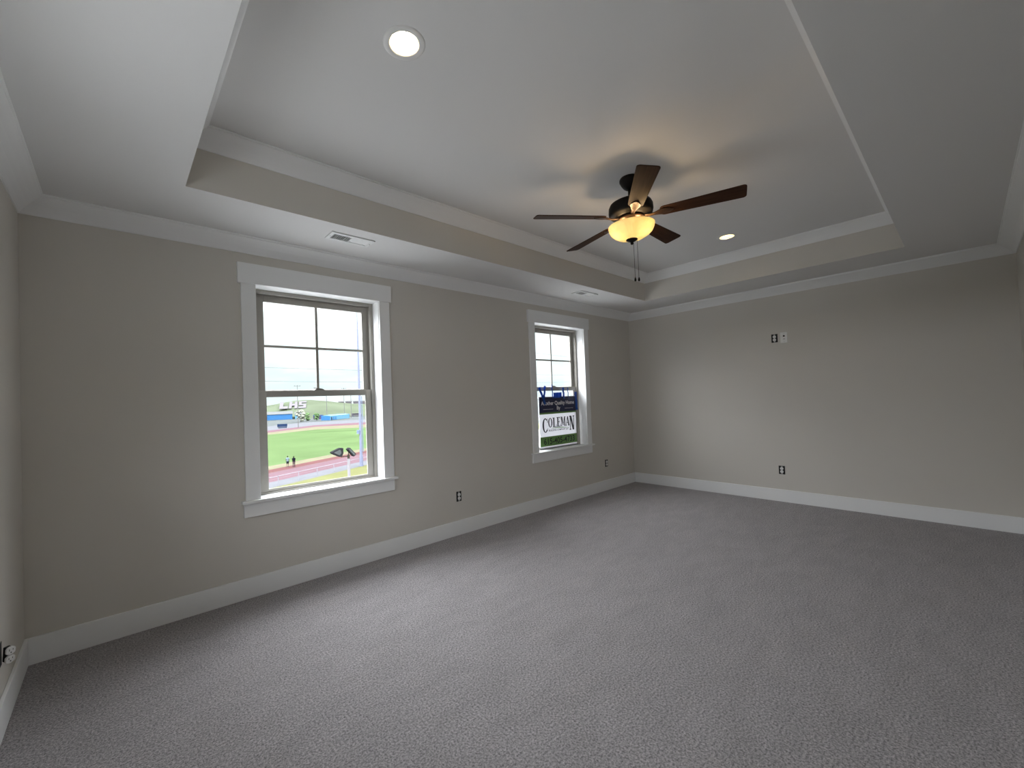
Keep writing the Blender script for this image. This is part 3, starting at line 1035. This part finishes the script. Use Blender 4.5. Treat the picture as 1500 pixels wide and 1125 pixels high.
# blue tape strips holding the sign to the meeting rail
def tape(pts, w, label, y=0.108, thick=0.0008):
    # pts: (x, z) centre line; ribbon follows it with a little wave
    root = pts[0]
    b = bmesh.new()
    A, B = [], []
    n = 8
    path = []
    for i in range(len(pts) - 1):
        for k in range(n):
            t = k / n
            path.append((pts[i][0] * (1 - t) + pts[i + 1][0] * t, pts[i][1] * (1 - t) + pts[i + 1][1] * t))
    path.append(pts[-1])
    for k, (x, z) in enumerate(path):
        j = min(k + 1, len(path) - 1)
        i = max(k - 1, 0)
        d = Vector((path[j][0] - path[i][0], 0, path[j][1] - path[i][1])).normalized()
        nrm = Vector((-d.z, 0, d.x))
        yy = y - 0.0025 * math.sin(k * 0.9)
        for lst, s in ((A, 1), (B, -1)):
            ww = w / 2 * (1 + 0.06 * math.sin(k * 1.7 + s))
            lst.append(Vector((x, yy, z)) + nrm * ww * s)
    for k in range(len(path) - 1):
        q = [A[k], A[k + 1], B[k + 1], B[k]]
        prism(b, q, (0, thick, 0))
    cx, cz = path[0]
    for v in b.verts:
        v.co -= Vector((cx, y, cz))
    o_ = obj('painters_tape', b, TAPE)
    o_.location = (cx, y, cz)
    return tag(o_, label, 'tape', 'blue tape strips holding the sign')
YT = 0.1075
tape([(4.665, 1.560), (4.700, 1.480), (4.745, 1.405), (4.770, 1.330)], 0.040, 'blue tape strip slanting down at the sign top left corner', y=YT)
tape([(4.775, 1.580), (4.765, 1.500), (4.752, 1.420)], 0.036, 'blue tape strip with a curled end, second from the left above the sign', y=YT - 0.003)
tape([(4.925, 1.600), (4.930, 1.500), (4.935, 1.410)], 0.020, 'narrow dark blue tape strip third from the left above the sign', y=YT)
tape([(4.945, 1.448), (5.030, 1.450), (5.120, 1.452)], 0.075, 'wide blue tape piece lying level across the sign top edge', y=YT - 0.006)
tape([(5.165, 1.555), (5.172, 1.480), (5.180, 1.400)], 0.040, 'blue tape strip right of the level piece above the sign', y=YT)
tape([(5.270, 1.555), (5.275, 1.480), (5.278, 1.415)], 0.016, 'thinnest blue tape strip above the right part of the sign', y=YT)
tape([(5.448, 1.490), (5.455, 1.360), (5.458, 1.230)], 0.050, 'blue tape strip running down the right edge of the sign', y=YT - 0.003)

# ------------------------------------------------------------------ outside: ground level 9.9 m below the lens
G = -8.5
def flat(name, pts, m, z, label, cat, thick=0.05):
    b = bmesh.new()
    prism(b, [(x, y, z) for x, y in pts], (0, 0, -thick))
    return struct(name, b, m, label, cat)
flat('ground', [(-600, 10), (1500, 10), (1500, 1600), (-600, 1600)], LAND, G - 0.06, 'pale open ground stretching to the horizon', 'ground')
def near(x, pts):       # extend a straight boundary to a given x
    (x0, y0), (x1, y1) = pts
    return (x, y0 + (y1 - y0) / (x1 - x0) * (x - x0))
E1 = ((19.35, 72.09), (42.08, 82.87))      # grass / sand
E2 = ((18.13, 67.60), (40.27, 78.60))      # sand / red
E3 = ((15.26, 55.96), (33.14, 64.46))      # red / walk
E4 = ((14.15, 51.56), (30.62, 59.27))      # walk / slope
xa, xb = -60, 120
def strip(lo, hi):
    return [near(xa, lo), near(xb, lo), near(xb, hi), near(xa, hi)]
far_g = [(120, 117), (98, 138), (76.8, 154.3), (60.1, 165.2), (39.9, 155.0), (0, 128), (-60, 90)]
far_s = [(128, 121), (105, 148), (89.0, 176), (67.5, 186.2), (43.0, 167.2), (0, 141), (-60, 102)]
far_r = [(150, 125), (128, 160), (96.8, 196.0), (71.9, 200.8), (46.5, 181.4), (0, 153), (-60, 114)]
far_p = [(190, 130), (150, 190), (115.0, 228.0), (80.0, 240.0), (50.0, 215.0), (0, 190), (-60, 150)]
flat('playing_field', [near(xa, E1), near(xb, E1)] + far_g, GRASS, G, 'bright green mown sports field inside the running track', 'field')
def ringband(a, c, z, name, m, label, cat):
    b = bmesh.new()
    for i in range(len(a) - 1):
        prism(b, [(*a[i], z), (*a[i + 1], z), (*c[i + 1], z), (*c[i], z)], (0, 0, -0.05))
    return struct(name, b, m, label, cat)
ringband(far_g, far_s, G, 'sand_border', TAN, 'sandy strip between field and far side of the track', 'sand')
ringband(far_s, far_r, G, 'running_track', RED, 'far curve of the red running track', 'track')
ringband(far_r, far_p, G, 'parking_road', CONC, 'pale grey paved lane behind the far side of the track', 'road')
flat('sand_border', strip(E1, E2), TAN, G, 'sandy strip between field and near side of the track', 'sand')
inner = tuple((p[0] + (q[0] - p[0]) * 0.30, p[1] + (q[1] - p[1]) * 0.30) for p, q in zip(E2, E3))
flat('running_track', strip(E2, inner), REDD, G, 'darker red inner lane of the near running track', 'track')
flat('running_track', strip(inner, E3), RED, G, 'pinkish red outer lanes of the near running track', 'track')
b = bmesh.new()
for f_ in (0.30, 0.44, 0.58, 0.72, 0.86):
    e0 = tuple((p[0] + (q[0] - p[0]) * f_, p[1] + (q[1] - p[1]) * f_) for p, q in zip(E2, E3))
    e1 = tuple((p[0] + (q[0] - p[0]) * (f_ + 0.022), p[1] + (q[1] - p[1]) * (f_ + 0.022)) for p, q in zip(E2, E3))
    prism(b, [(x, y, G + 0.012) for x, y in strip(e0, e1)], (0, 0, -0.01))
struct('lane_lines', b, LINE, 'white lane lines painted on the near running track', 'lines')
flat('walkway', strip(E3, E4), CONC, G, 'pale concrete walk between track and grass slope', 'path')
E5 = ((14.0, 42.0), (32.0, 50.4))      # slope / yard
flat('grass_slope', strip(E4, E5), ROUGH, G, 'yellowish green grass below the near window', 'grass')
YARD = mat('pale bounce yard', (0.20, 0.20, 0.198), 0.9, spec=0.0, noise=(0.3, 0.1))
flat('bounce_yard', [near(xa, E5), near(xb, E5), (120, -40), (-60, -40)], YARD, G, 'pale bounce yard added unseen below the house to light the ceiling', 'yard')  # unseen pale ground added to bounce daylight up through the windows

# hill with letters
def pol(az, r):
    a = math.radians(az)
    return 0.4232 + r * math.cos(a), -3.5765 + r * math.sin(a)
b = bmesh.new()
azs = [86 - i * 1.0 for i in range(34)]
def ridge_e(az):
    tbl = [(52, -0.25), (63, -0.22), (65.6, -0.05), (67.4, 0.15), (69, 0.42), (71.4, 0.66), (73.0, 0.60), (74.5, 0.38), (75.5, 0.12), (77, 0.0), (86, -0.05)]
    for (a0, e0), (a1, e1) in zip(tbl, tbl[1:]):
        if a0 <= az <= a1:
            t = (az - a0) / (a1 - a0)
            t = t * t * (3 - 2 * t)
            return e0 + (e1 - e0) * t
    return tbl[-1][1]
rows = []
for az in azs:
    e = math.radians(ridge_e(az))
    zt = 1.44 + 415 * math.tan(e)
    row = []
    for k in range(9):
        t = k / 8
        r = 330 + (415 - 330) * t
        z = G + (zt - G) * (t if t < 1 else 1)
        if k == 8:
            z -= 0.3
        row.append(b.verts.new((*pol(az, r), z)))
    row.append(b.verts.new((*pol(az, 560), -2.0)))
    rows.append(row)
for A, B in zip(rows, rows[1:]):
    for k in range(len(A) - 1):
        b.faces.new((A[k], A[k + 1], B[k + 1], B[k]))
struct('hillside', b, HILLG, 'broad green grass mound behind the sports field', 'hill', smooth=True)
# letters on the slope: p(u, v), u along the word, v up the slope
P00, P10, P01, P11 = Vector((97.5, 350.8, -1.2)), Vector((117.5, 348.6, -1.2)), Vector((107.5, 383.0, 4.3)), Vector((128.5, 379.5, 4.6))
def hp(u, v):
    return (P00 * (1 - u) + P10 * u) * (1 - v) + (P01 * (1 - u) + P11 * u) * v
def hill_letter(nm, rects, lab):
    b = bmesh.new()
    for x0, x1, y0, y1 in rects:
        prism(b, [hp(x0, y0), hp(x1, y0), hp(x1, y1), hp(x0, y1)], (0, 0, 0.25))
    return tag(obj(nm, b, WHITE), lab, 'letter', 'white letters on the hill')
hill_letter('hill_letter', [(0, .13, 0, 1), (.13, .31, 0, .30)], 'large white slanted letter L lying on the hillside')
hill_letter('hill_letter', [(.35, .455, 0, 1), (.56, .665, 0, 1), (.455, .56, .38, .66)], 'large white slanted letter H in the middle of the hillside')
hill_letter('hill_letter', [(.71, 1.0, 0, .22), (.71, 1.0, .40, .60), (.71, 1.0, .79, 1), (.71, .82, .60, .79), (.89, 1.0, .22, .40)], 'large white slanted letter S at the right end of the hillside')

def house(name, c, dx, dy, h, wall, roofm, roof_h, label, rot=0.0, extra=None, cat='building', over=0.4):
    r = empty(name, (c[0], c[1], c[2]), rot, label, cat)
    b = bmesh.new(); box(b, -dx / 2, dx / 2, -dy / 2, dy / 2, 0, h)
    obj('walls', b, wall, r)
    b = bmesh.new()
    o_ = over
    prism(b, [(-dx / 2 - o_, -dy / 2 - o_, h), (-dx / 2 - o_, 0, h + roof_h), (-dx / 2 - o_, dy / 2 + o_, h)], (dx + 2 * o_, 0, 0))
    obj('roof', b, roofm, r)
    return r
RV = math.atan2(-0.65, 0.76)
def face(az):
    return math.radians(az - 90)
h1 = house('field_house', (84.6, 319.0, G), 25, 10, 3.9, BLUE, ROOFW, 1.9, 'long bright blue building with white roof left of the blossom tree', face(74.8))
h2 = house('annex_building', (101.4, 314.6, G), 6.0, 8, 3.4, CYAN, ROOFW, 1.6, 'short light blue annex at the right end of the blue building', face(73))
h3 = house('storage_building', (107.0, 261.0, G), 24, 6, 2.6, CYAN, CYAN, 0.5, 'long light blue shed behind the track, right of the bushes', math.radians(38), over=0.1)
b = bmesh.new(); box(b, -12.15, -12.0, -3.0, 3.0, 0, 2.7)
obj('end_wall', b, BLUE, h3)
for k in range(3):
    b = bmesh.new(); box(b, -11 + k * 2.4, -9.6 + k * 2.4, -3.06, -3.0, 0, 1.9)
    obj('door', b, NAVY if k == 0 else BLUE, h3)
h4 = house('distant_shed', (103.8, 283.5, G), 6.2, 3, 2.2, PURP, NAVY, 0.6, 'low dark purple shed between the bushes and the light blue shed', face(69), over=0.1)
h5 = house('grandstand_building', (173.5, 382, -10.6), 13, 8, 4.2, PBLUE, GROOF, 1.0, 'pale blue building in front of the tall light pole', face(65))
def van(c, label, s=1.0):
    r = empty('parked_van', c, face(65), label, 'van', 'white vans beyond the track')
    b = bmesh.new()
    prism(b, [(-3.0 * s, -1, 0.35), (3.0 * s, -1, 0.35), (3.0 * s, -1, 1.3), (2.3 * s, -1, 2.3), (-3.0 * s, -1, 2.3)], (0, 2, 0))
    obj('body', b, WHITE, r)
    b = bmesh.new(); box(b, -2.4 * s, 2.2 * s, -1.02, -1.0, 1.45, 2.0)
    obj('window_band', b, FIX, r)
    for sx in (-2, 2):
        b = bmesh.new(); tube(b, (sx * s, -1.05, 0.38), (sx * s, -0.8, 0.38), 0.38, n=16)
        obj('wheel', b, NAVY, r)
    return r
van((131.0, 300.0, G), 'white van parked just right of the light blue shed', 0.75)
van((137.5, 297.0, G), 'longer white van parked below the pale blue building', 1.3)
house('ridge_house', (231.0, 549.0, 0.5), 7, 8, 2.6, WHITE, GROOF, 1.2, 'leftmost white house with grey roof on the far ridge', face(67))
house('ridge_house', (240.0, 546.0, 0.6), 8, 8, 2.4, WHITE, GROOF, 1.5, 'white house with grey roof in the middle of the far ridge', face(66.5))
house('ridge_house', (249.5, 542.5, 0.6), 8, 8, 2.4, WHITE, GROOF, 1.2, 'white house on the far ridge just left of the tall light pole', face(66))
house('ridge_house', (215.5, 448.0, -2.6), 8, 8, 4.4, WHITE, GROOF, 2.0, 'larger nearer white house right of the tall light pole', face(64))

# scoreboard
sb = empty('scoreboard', (55.7, 194.0, G), face(73), 'dark blue scoreboard on posts beside the far track', 'scoreboard')
b = bmesh.new(); box(b, -2.0, 2.0, -0.15, 0.15, 0.55, 1.85); obj('board', b, NAVY, sb)
for s in (-1.6, 1.6):
    b = bmesh.new(); box(b, s - 0.08, s + 0.08, 0.15, 0.3, 0, 1.9); obj('post', b, POLEG, sb)
b = bmesh.new(); box(b, -1.5, 1.8, -0.1, 0.1, 0.05, 0.4); obj('lower_panel', b, NAVY, sb)
# trees
def tree(name, c, rx, h, z0, m, label, seed, stem=True, cat='tree'):
    rnd = random.Random(seed)
    r = empty(name, c, 0, label, cat)
    b = bmesh.new()
    for k in range(34):
        a = rnd.uniform(0, 2 * math.pi)
        t = rnd.random()
        rr = rx * math.sqrt(rnd.random()) * (0.55 + 0.45 * math.sin(math.pi * min(1, 0.15 + t * 0.85)))
        s = rnd.uniform(0.13, 0.28) * rx * 1.5
        M_ = Matrix.Translation((rr * math.cos(a), rr * math.sin(a), z0 + (h - z0) * t * 0.92)) @ Matrix.Diagonal((s, s, s * 0.8, 1))
        res = bmesh.ops.create_icosphere(b, subdivisions=2, radius=1.0, matrix=M_)
        for v in res['verts']:
            v.co += Vector((rnd.uniform(-1, 1), rnd.uniform(-1, 1), rnd.uniform(-1, 1))) * s * 0.16
    obj('foliage', b, m, r)
    b = bmesh.new()
    tube(b, (0, 0, 0), (0, 0, z0 + (h - z0) * 0.5), 0.22, 0.1, 10)
    if stem:
        tube(b, (0, 0, z0), (rx * 0.5, 0, z0 + (h - z0) * 0.6), 0.1, 0.05, 8)
        tube(b, (0, 0, z0 + 0.3), (-rx * 0.5, 0.3, z0 + (h - z0) * 0.6), 0.1, 0.05, 8)
    obj('trunk', b, BARK, r)
    return r
tree('blossom_tree', (82.7, 253.5, G), 2.7, 7.2, 0.9, BLOSS, 'pale flowering tree in front of the hill letters', 3)
tree('green_bush', (90.7, 265.9, G), 1.8, 4.9, 0.3, LEAF, 'green bush just right of the flowering tree', 5, cat='bush')
tree('green_bush', (95.6, 263.6, G), 1.7, 4.6, 0.3, LEAF, 'green bush next to the dark purple shed', 9, cat='bush')

# utility poles
def upole(x, y, ztop, label, arm=1.3, r=0.16):
    p = empty('utility_pole', (x, y, G), 0, label, 'pole', 'utility poles behind the track')
    b = bmesh.new(); tube(b, (0, 0, 0), (0, 0, ztop - G + 0.4), r, r * 0.7, 10); obj('post', b, POLEG, p)
    if arm:
        b = bmesh.new(); box(b, -arm, arm, -0.08, 0.08, ztop - G - 0.12, ztop - G + 0.08, M=Matrix.Rotation(face(68), 4, 'Z'))
        obj('crossarm', b, POLEG, p)
        for s in (-0.8, 0.0, 0.8):
            b = bmesh.new()
            q = Matrix.Rotation(face(68), 4, 'Z') @ Vector((s * arm, 0, 0))
            tube(b, (q.x, q.y, ztop - G + 0.08), (q.x, q.y, ztop - G + 0.32), 0.06, n=8); obj('insulator', b, WIRE, p)
    return p
upole(60.4, 187.3, 9.8, 'grey utility pole with crossarm behind the hill letter S', 1.35)
upole(117.6, 272.6, 11.6, 'utility pole whose short crossarm shows above the right sash lock side', 1.6, 0.2)
upole(107.2, 276.8, 7.8, 'plain grey pole at the left end of the light blue shed', 0, 0.22)
upole(121.7, 270.8, 7.2, 'plain grey pole just left of the pale blue building', 0, 0.22)
# power lines
def wire(p, q, label, sag=0.4, ext=1.0):
    b = bmesh.new()
    p, q = Vector(p), Vector(q)
    prev = None
    N = 40
    pts = []
    for k in range(N + 1):
        t = k / N
        v = p.lerp(q, t)
        v.z -= sag * 4 * t * (1 - t)
        pts.append(v)
    for a, c in zip(pts, pts[1:]):
        tube(b, a, c, 0.022, n=6, caps=False)
    return tag(obj('power_line', b, WIRE), label, 'cable', 'overhead cables across the sky')
wire((-20, 60, 15.4), (120, 60, 9.6), 'topmost thin cable sloping across the upper sash', 0.2)
wire((-20, 60, 7.4), (130, 60, 6.6), 'middle thin cable crossing the lower panes of the upper sashes', 0.5)
wire((-20, 60, 5.5), (130, 60, 5.2), 'lowest thin cable just above the meeting rail', 0.7)

# tall light pole
tp = empty('stadium_light_pole', (29.42, 58.8, G), 0, 'tall tapering pale steel pole at the right side of the near window', 'pole')
b = bmesh.new(); tube(b, (0, 0, 0), (0, 0, 26), 0.235, 0.07, 16); obj('shaft', b, POLEB, tp)
b = bmesh.new(); tube(b, (0, 0, 0), (0, 0, 1.6), 0.29, 0.27, 16); obj('base_sleeve', b, POLEB, tp)
b = bmesh.new(); box(b, -0.55, -0.22, -0.18, 0.18, 5.1, 5.7); obj('control_box', b, PBLUE, tp, bevel=0.02)
b = bmesh.new(); tube(b, (0.32, -0.1, 2.2), (0.32, -0.1, 11.0), 0.06, n=8); obj('conduit', b, PBLUE, tp)

# flood light on a white post
fl = empty('flood_light', (11.16, 21.3, G), 0, 'white post carrying two grey flood lights in front of the track', 'light')
gz = -G
b = bmesh.new(); tube(b, (0, 0, 0), (0, 0, gz - 1.95), 0.088, n=16); obj('post', b, WPOST, fl)
b = bmesh.new(); tube(b, (0, 0, gz - 1.97), (0, 0, gz - 1.72), 0.075, n=14)
tube(b, (0, 0, gz - 1.80), (-0.46, 0, gz - 1.79), 0.025, n=10)
tube(b, (-0.46, 0, gz - 1.81), (-0.46, 0, gz - 1.62), 0.030, n=10)
tube(b, (0, 0, gz - 1.75), (0.0, 0, gz - 1.50), 0.025, n=10)
obj('bracket', b, BARK, fl)
def head(cx, cz, outline, lens):
    b = bmesh.new()
    prism(b, [(cx + x, -0.17, gz + cz + z) for x, z in outline], (0, 0.34, 0))
    hd = obj('lamp_head', b, FIX, fl, bevel=0.015)
    b = bmesh.new()
    prism(b, [(cx + x, -0.175, gz + cz + z) for x, z in lens], (0, -0.012, 0))
    obj('lens', b, FIXG, hd)
    return hd
head(-0.73, -1.48, [(-.37, .03), (-.33, -.06), (.12, -.29), (.28, -.25), (.35, -.08), (.35, .22), (.16, .23)], [(-.26, .0), (.10, -.20), (.22, -.05), (.14, .16)])
head(0.16, -1.56, [(-.27, .18), (-.12, .28), (.28, -.16), (.12, -.29)], [(-.20, .17), (-.12, .22), (.20, -.15), (.12, -.21)])

# fence along the walk
ux, uy = 0.906, 0.423
fe = empty('track_fence', (14.15, 52.3, G), 0, 'thin galvanised fence beside the pale walk', 'fence')
b = bmesh.new()
tube(b, (-30 * ux, -30 * uy, 1.15), (60 * ux, 60 * uy, 1.15), 0.03, n=8)
obj('top_rail', b, FENCEM, fe)
for k in range(-3, 9):
    b = bmesh.new()
    d = 1.6 + k * 3.2
    tube(b, (d * ux, d * uy, 0), (d * ux, d * uy, 1.2), 0.035, n=8)
    obj('fence_post', b, FENCEM, fe)

# two people on the track
def person(loc, rz, top, bottom, bottom_len, top_name, bottom_name, hairlong, label, stride, skirtish=False):
    r = empty('person', loc, rz, label, 'person', None)
    b = bmesh.new()
    sl = b.verts.layers.skin.verify()
    def V(co, rad, root=False):
        v = b.verts.new(co)
        v[sl].radius = (rad, rad) if not isinstance(rad, tuple) else rad
        v[sl].use_root = root
        return v
    pel = V((0, 0, 0.95), (0.15, 0.11), True)
    waist = V((0, 0, 1.10), (0.13, 0.10))
    chest = V((0, 0, 1.33), (0.165, 0.11))
    neckb = V((0, 0, 1.48), (0.07, 0.06))
    neck = V((0, -0.01, 1.54), 0.05)
    hd = V((0, -0.015, 1.62), (0.075, 0.085))
    hd2 = V((0, -0.01, 1.70), (0.068, 0.08))
    ed = [(pel, waist), (waist, chest), (chest, neckb), (neckb, neck), (neck, hd), (hd, hd2)]
    for s in (-1, 1):
        st = stride * s
        hip = V((s * 0.09, 0, 0.88), 0.085)
        kn = V((s * 0.10, -0.02 + st * 0.5, 0.49), 0.055)
        an = V((s * 0.10, 0.02 + st, 0.09), 0.038)
        toe = V((s * 0.11, -0.15 + st, 0.035), 0.034)
        sh = V((s * 0.185, 0, 1.42), 0.052)
        el = V((s * 0.235, 0.03 - st * 0.5, 1.14), 0.040)
        wr = V((s * 0.235, -0.06 - st * 0.8, 0.90), 0.026)
        hn = V((s * 0.232, -0.08 - st * 0.9, 0.82), (0.022, 0.034))
        ed += [(pel, hip), (hip, kn), (kn, an), (an, toe), (chest, sh), (sh, el), (el, wr), (wr, hn)]
        for q in range(4):
            f1 = V((s * 0.23, -0.105 - st * 0.9 + q * 0.018, 0.745 - 0.012 * (q in (1, 2))), 0.008)
            ed.append((hn, f1))
        th = V((s * 0.20, -0.115 - st * 0.9, 0.80), 0.009)
        ed.append((hn, th))
    for p, q in ed:
        b.edges.new((p, q))
    me = bpy.data.meshes.new('body')
    b.to_mesh(me); b.free()
    me.materials.append(SKIN)
    bo = bpy.data.objects.new('body', me)
    COL.objects.link(bo)
    bo.parent = r
    sk = bo.modifiers.new('skin', 'SKIN')
    ss = bo.modifiers.new('sub', 'SUBSURF'); ss.levels = 1; ss.render_levels = 1
    # face: nose, ears and eyes
    def dot(nm, rad, co, m_):
        b_ = bmesh.new()
        bmesh.ops.create_icosphere(b_, subdivisions=1, radius=rad, matrix=Matrix.Translation(co))
        obj(nm, b_, m_, bo)
    for s in (-1, 1):
        dot('eye', 0.011, (s * 0.028, -0.093, 1.655), HAIR)
        dot('ear', 0.018, (s * 0.078, 0.0, 1.64), SKIN)
    dot('nose', 0.014, (0, -0.105, 1.63), SKIN)
    # hair
    b = bmesh.new()
    bmesh.ops.create_uvsphere(b, u_segments=16, v_segments=10, radius=1, matrix=Matrix.Translation((0, 0.016, 1.69)) @ Matrix.Diagonal((0.09, 0.098, 0.09, 1)))
    if hairlong:
        bmesh.ops.create_uvsphere(b, u_segments=14, v_segments=10, radius=1, matrix=Matrix.Translation((0, 0.07, 1.56)) @ Matrix.Diagonal((0.085, 0.05, 0.16, 1)))
    obj('hair', b, HAIR, r, smooth=True)
    # top
    b = bmesh.new()
    def ring(z, rx, ry, cy=0.0, n=20):
        return [b.verts.new((rx * math.cos(2 * math.pi * i / n), cy + ry * math.sin(2 * math.pi * i / n), z)) for i in range(n)]
    def loft(rs):
        for A, B in zip(rs, rs[1:]):
            n = len(A)
            for i in range(n):
                b.faces.new((A[i], A[(i + 1) % n], B[(i + 1) % n], B[i]))
    loft([ring(0.93, 0.185, 0.14), ring(1.10, 0.17, 0.13), ring(1.30, 0.205, 0.14), ring(1.42, 0.21, 0.12), ring(1.49, 0.11, 0.085), ring(1.51, 0.07, 0.065)])
    for s in (-1, 1):
        st = stride * s
        tube(b, (s * 0.17, 0, 1.44), (s * 0.235, 0.03 - st * 0.3, 1.20), 0.068, 0.062, 14)
    obj(top_name, b, top, r, smooth=True)
    # bottom
    b = bmesh.new()
    loft([ring(1.0, 0.165, 0.125), ring(0.90, 0.185, 0.14), ring(0.82, 0.18, 0.13)])
    for s in (-1, 1):
        st = stride * s
        zz = 0.88 - bottom_len
        yk = -0.02 + st * 0.5
        hipc, knee, ankle = Vector((s * 0.09, 0, 0.88)), Vector((s * 0.10, yk, 0.49)), Vector((s * 0.10, 0.02 + st, 0.09))
        if bottom_len < 0.45:
            t = bottom_len / 0.39
            tube(b, hipc, hipc.lerp(knee, min(t, 1)), 0.098, 0.085, 14)
        else:
            tube(b, hipc, knee, 0.098, 0.070, 14)
            tube(b, knee, ankle, 0.070, 0.055, 14)
    obj(bottom_name, b, bottom, r, smooth=True)
    # shoes
    for s in (-1, 1):
        st = stride * s
        b = bmesh.new()
        bmesh.ops.create_uvsphere(b, u_segments=12, v_segments=8, radius=1, matrix=Matrix.Translation((s * 0.105, -0.06 + st, 0.045)) @ Matrix.Diagonal((0.05, 0.14, 0.045, 1)))
        obj('shoe', b, WHITE, r, smooth=True)
    return r
person((21.25, 68.5, G), math.radians(165), SHIRTW, SHORTS, 0.36, 'shirt', 'shorts', False, 'person in a pale shirt and dark shorts standing on the track', 0.12)
person((21.85, 67.3, G), math.radians(150), TOPB, MAUVE, 0.75, 'top', 'trousers', True, 'person in a black top and mauve trousers standing on the track', 0.08)
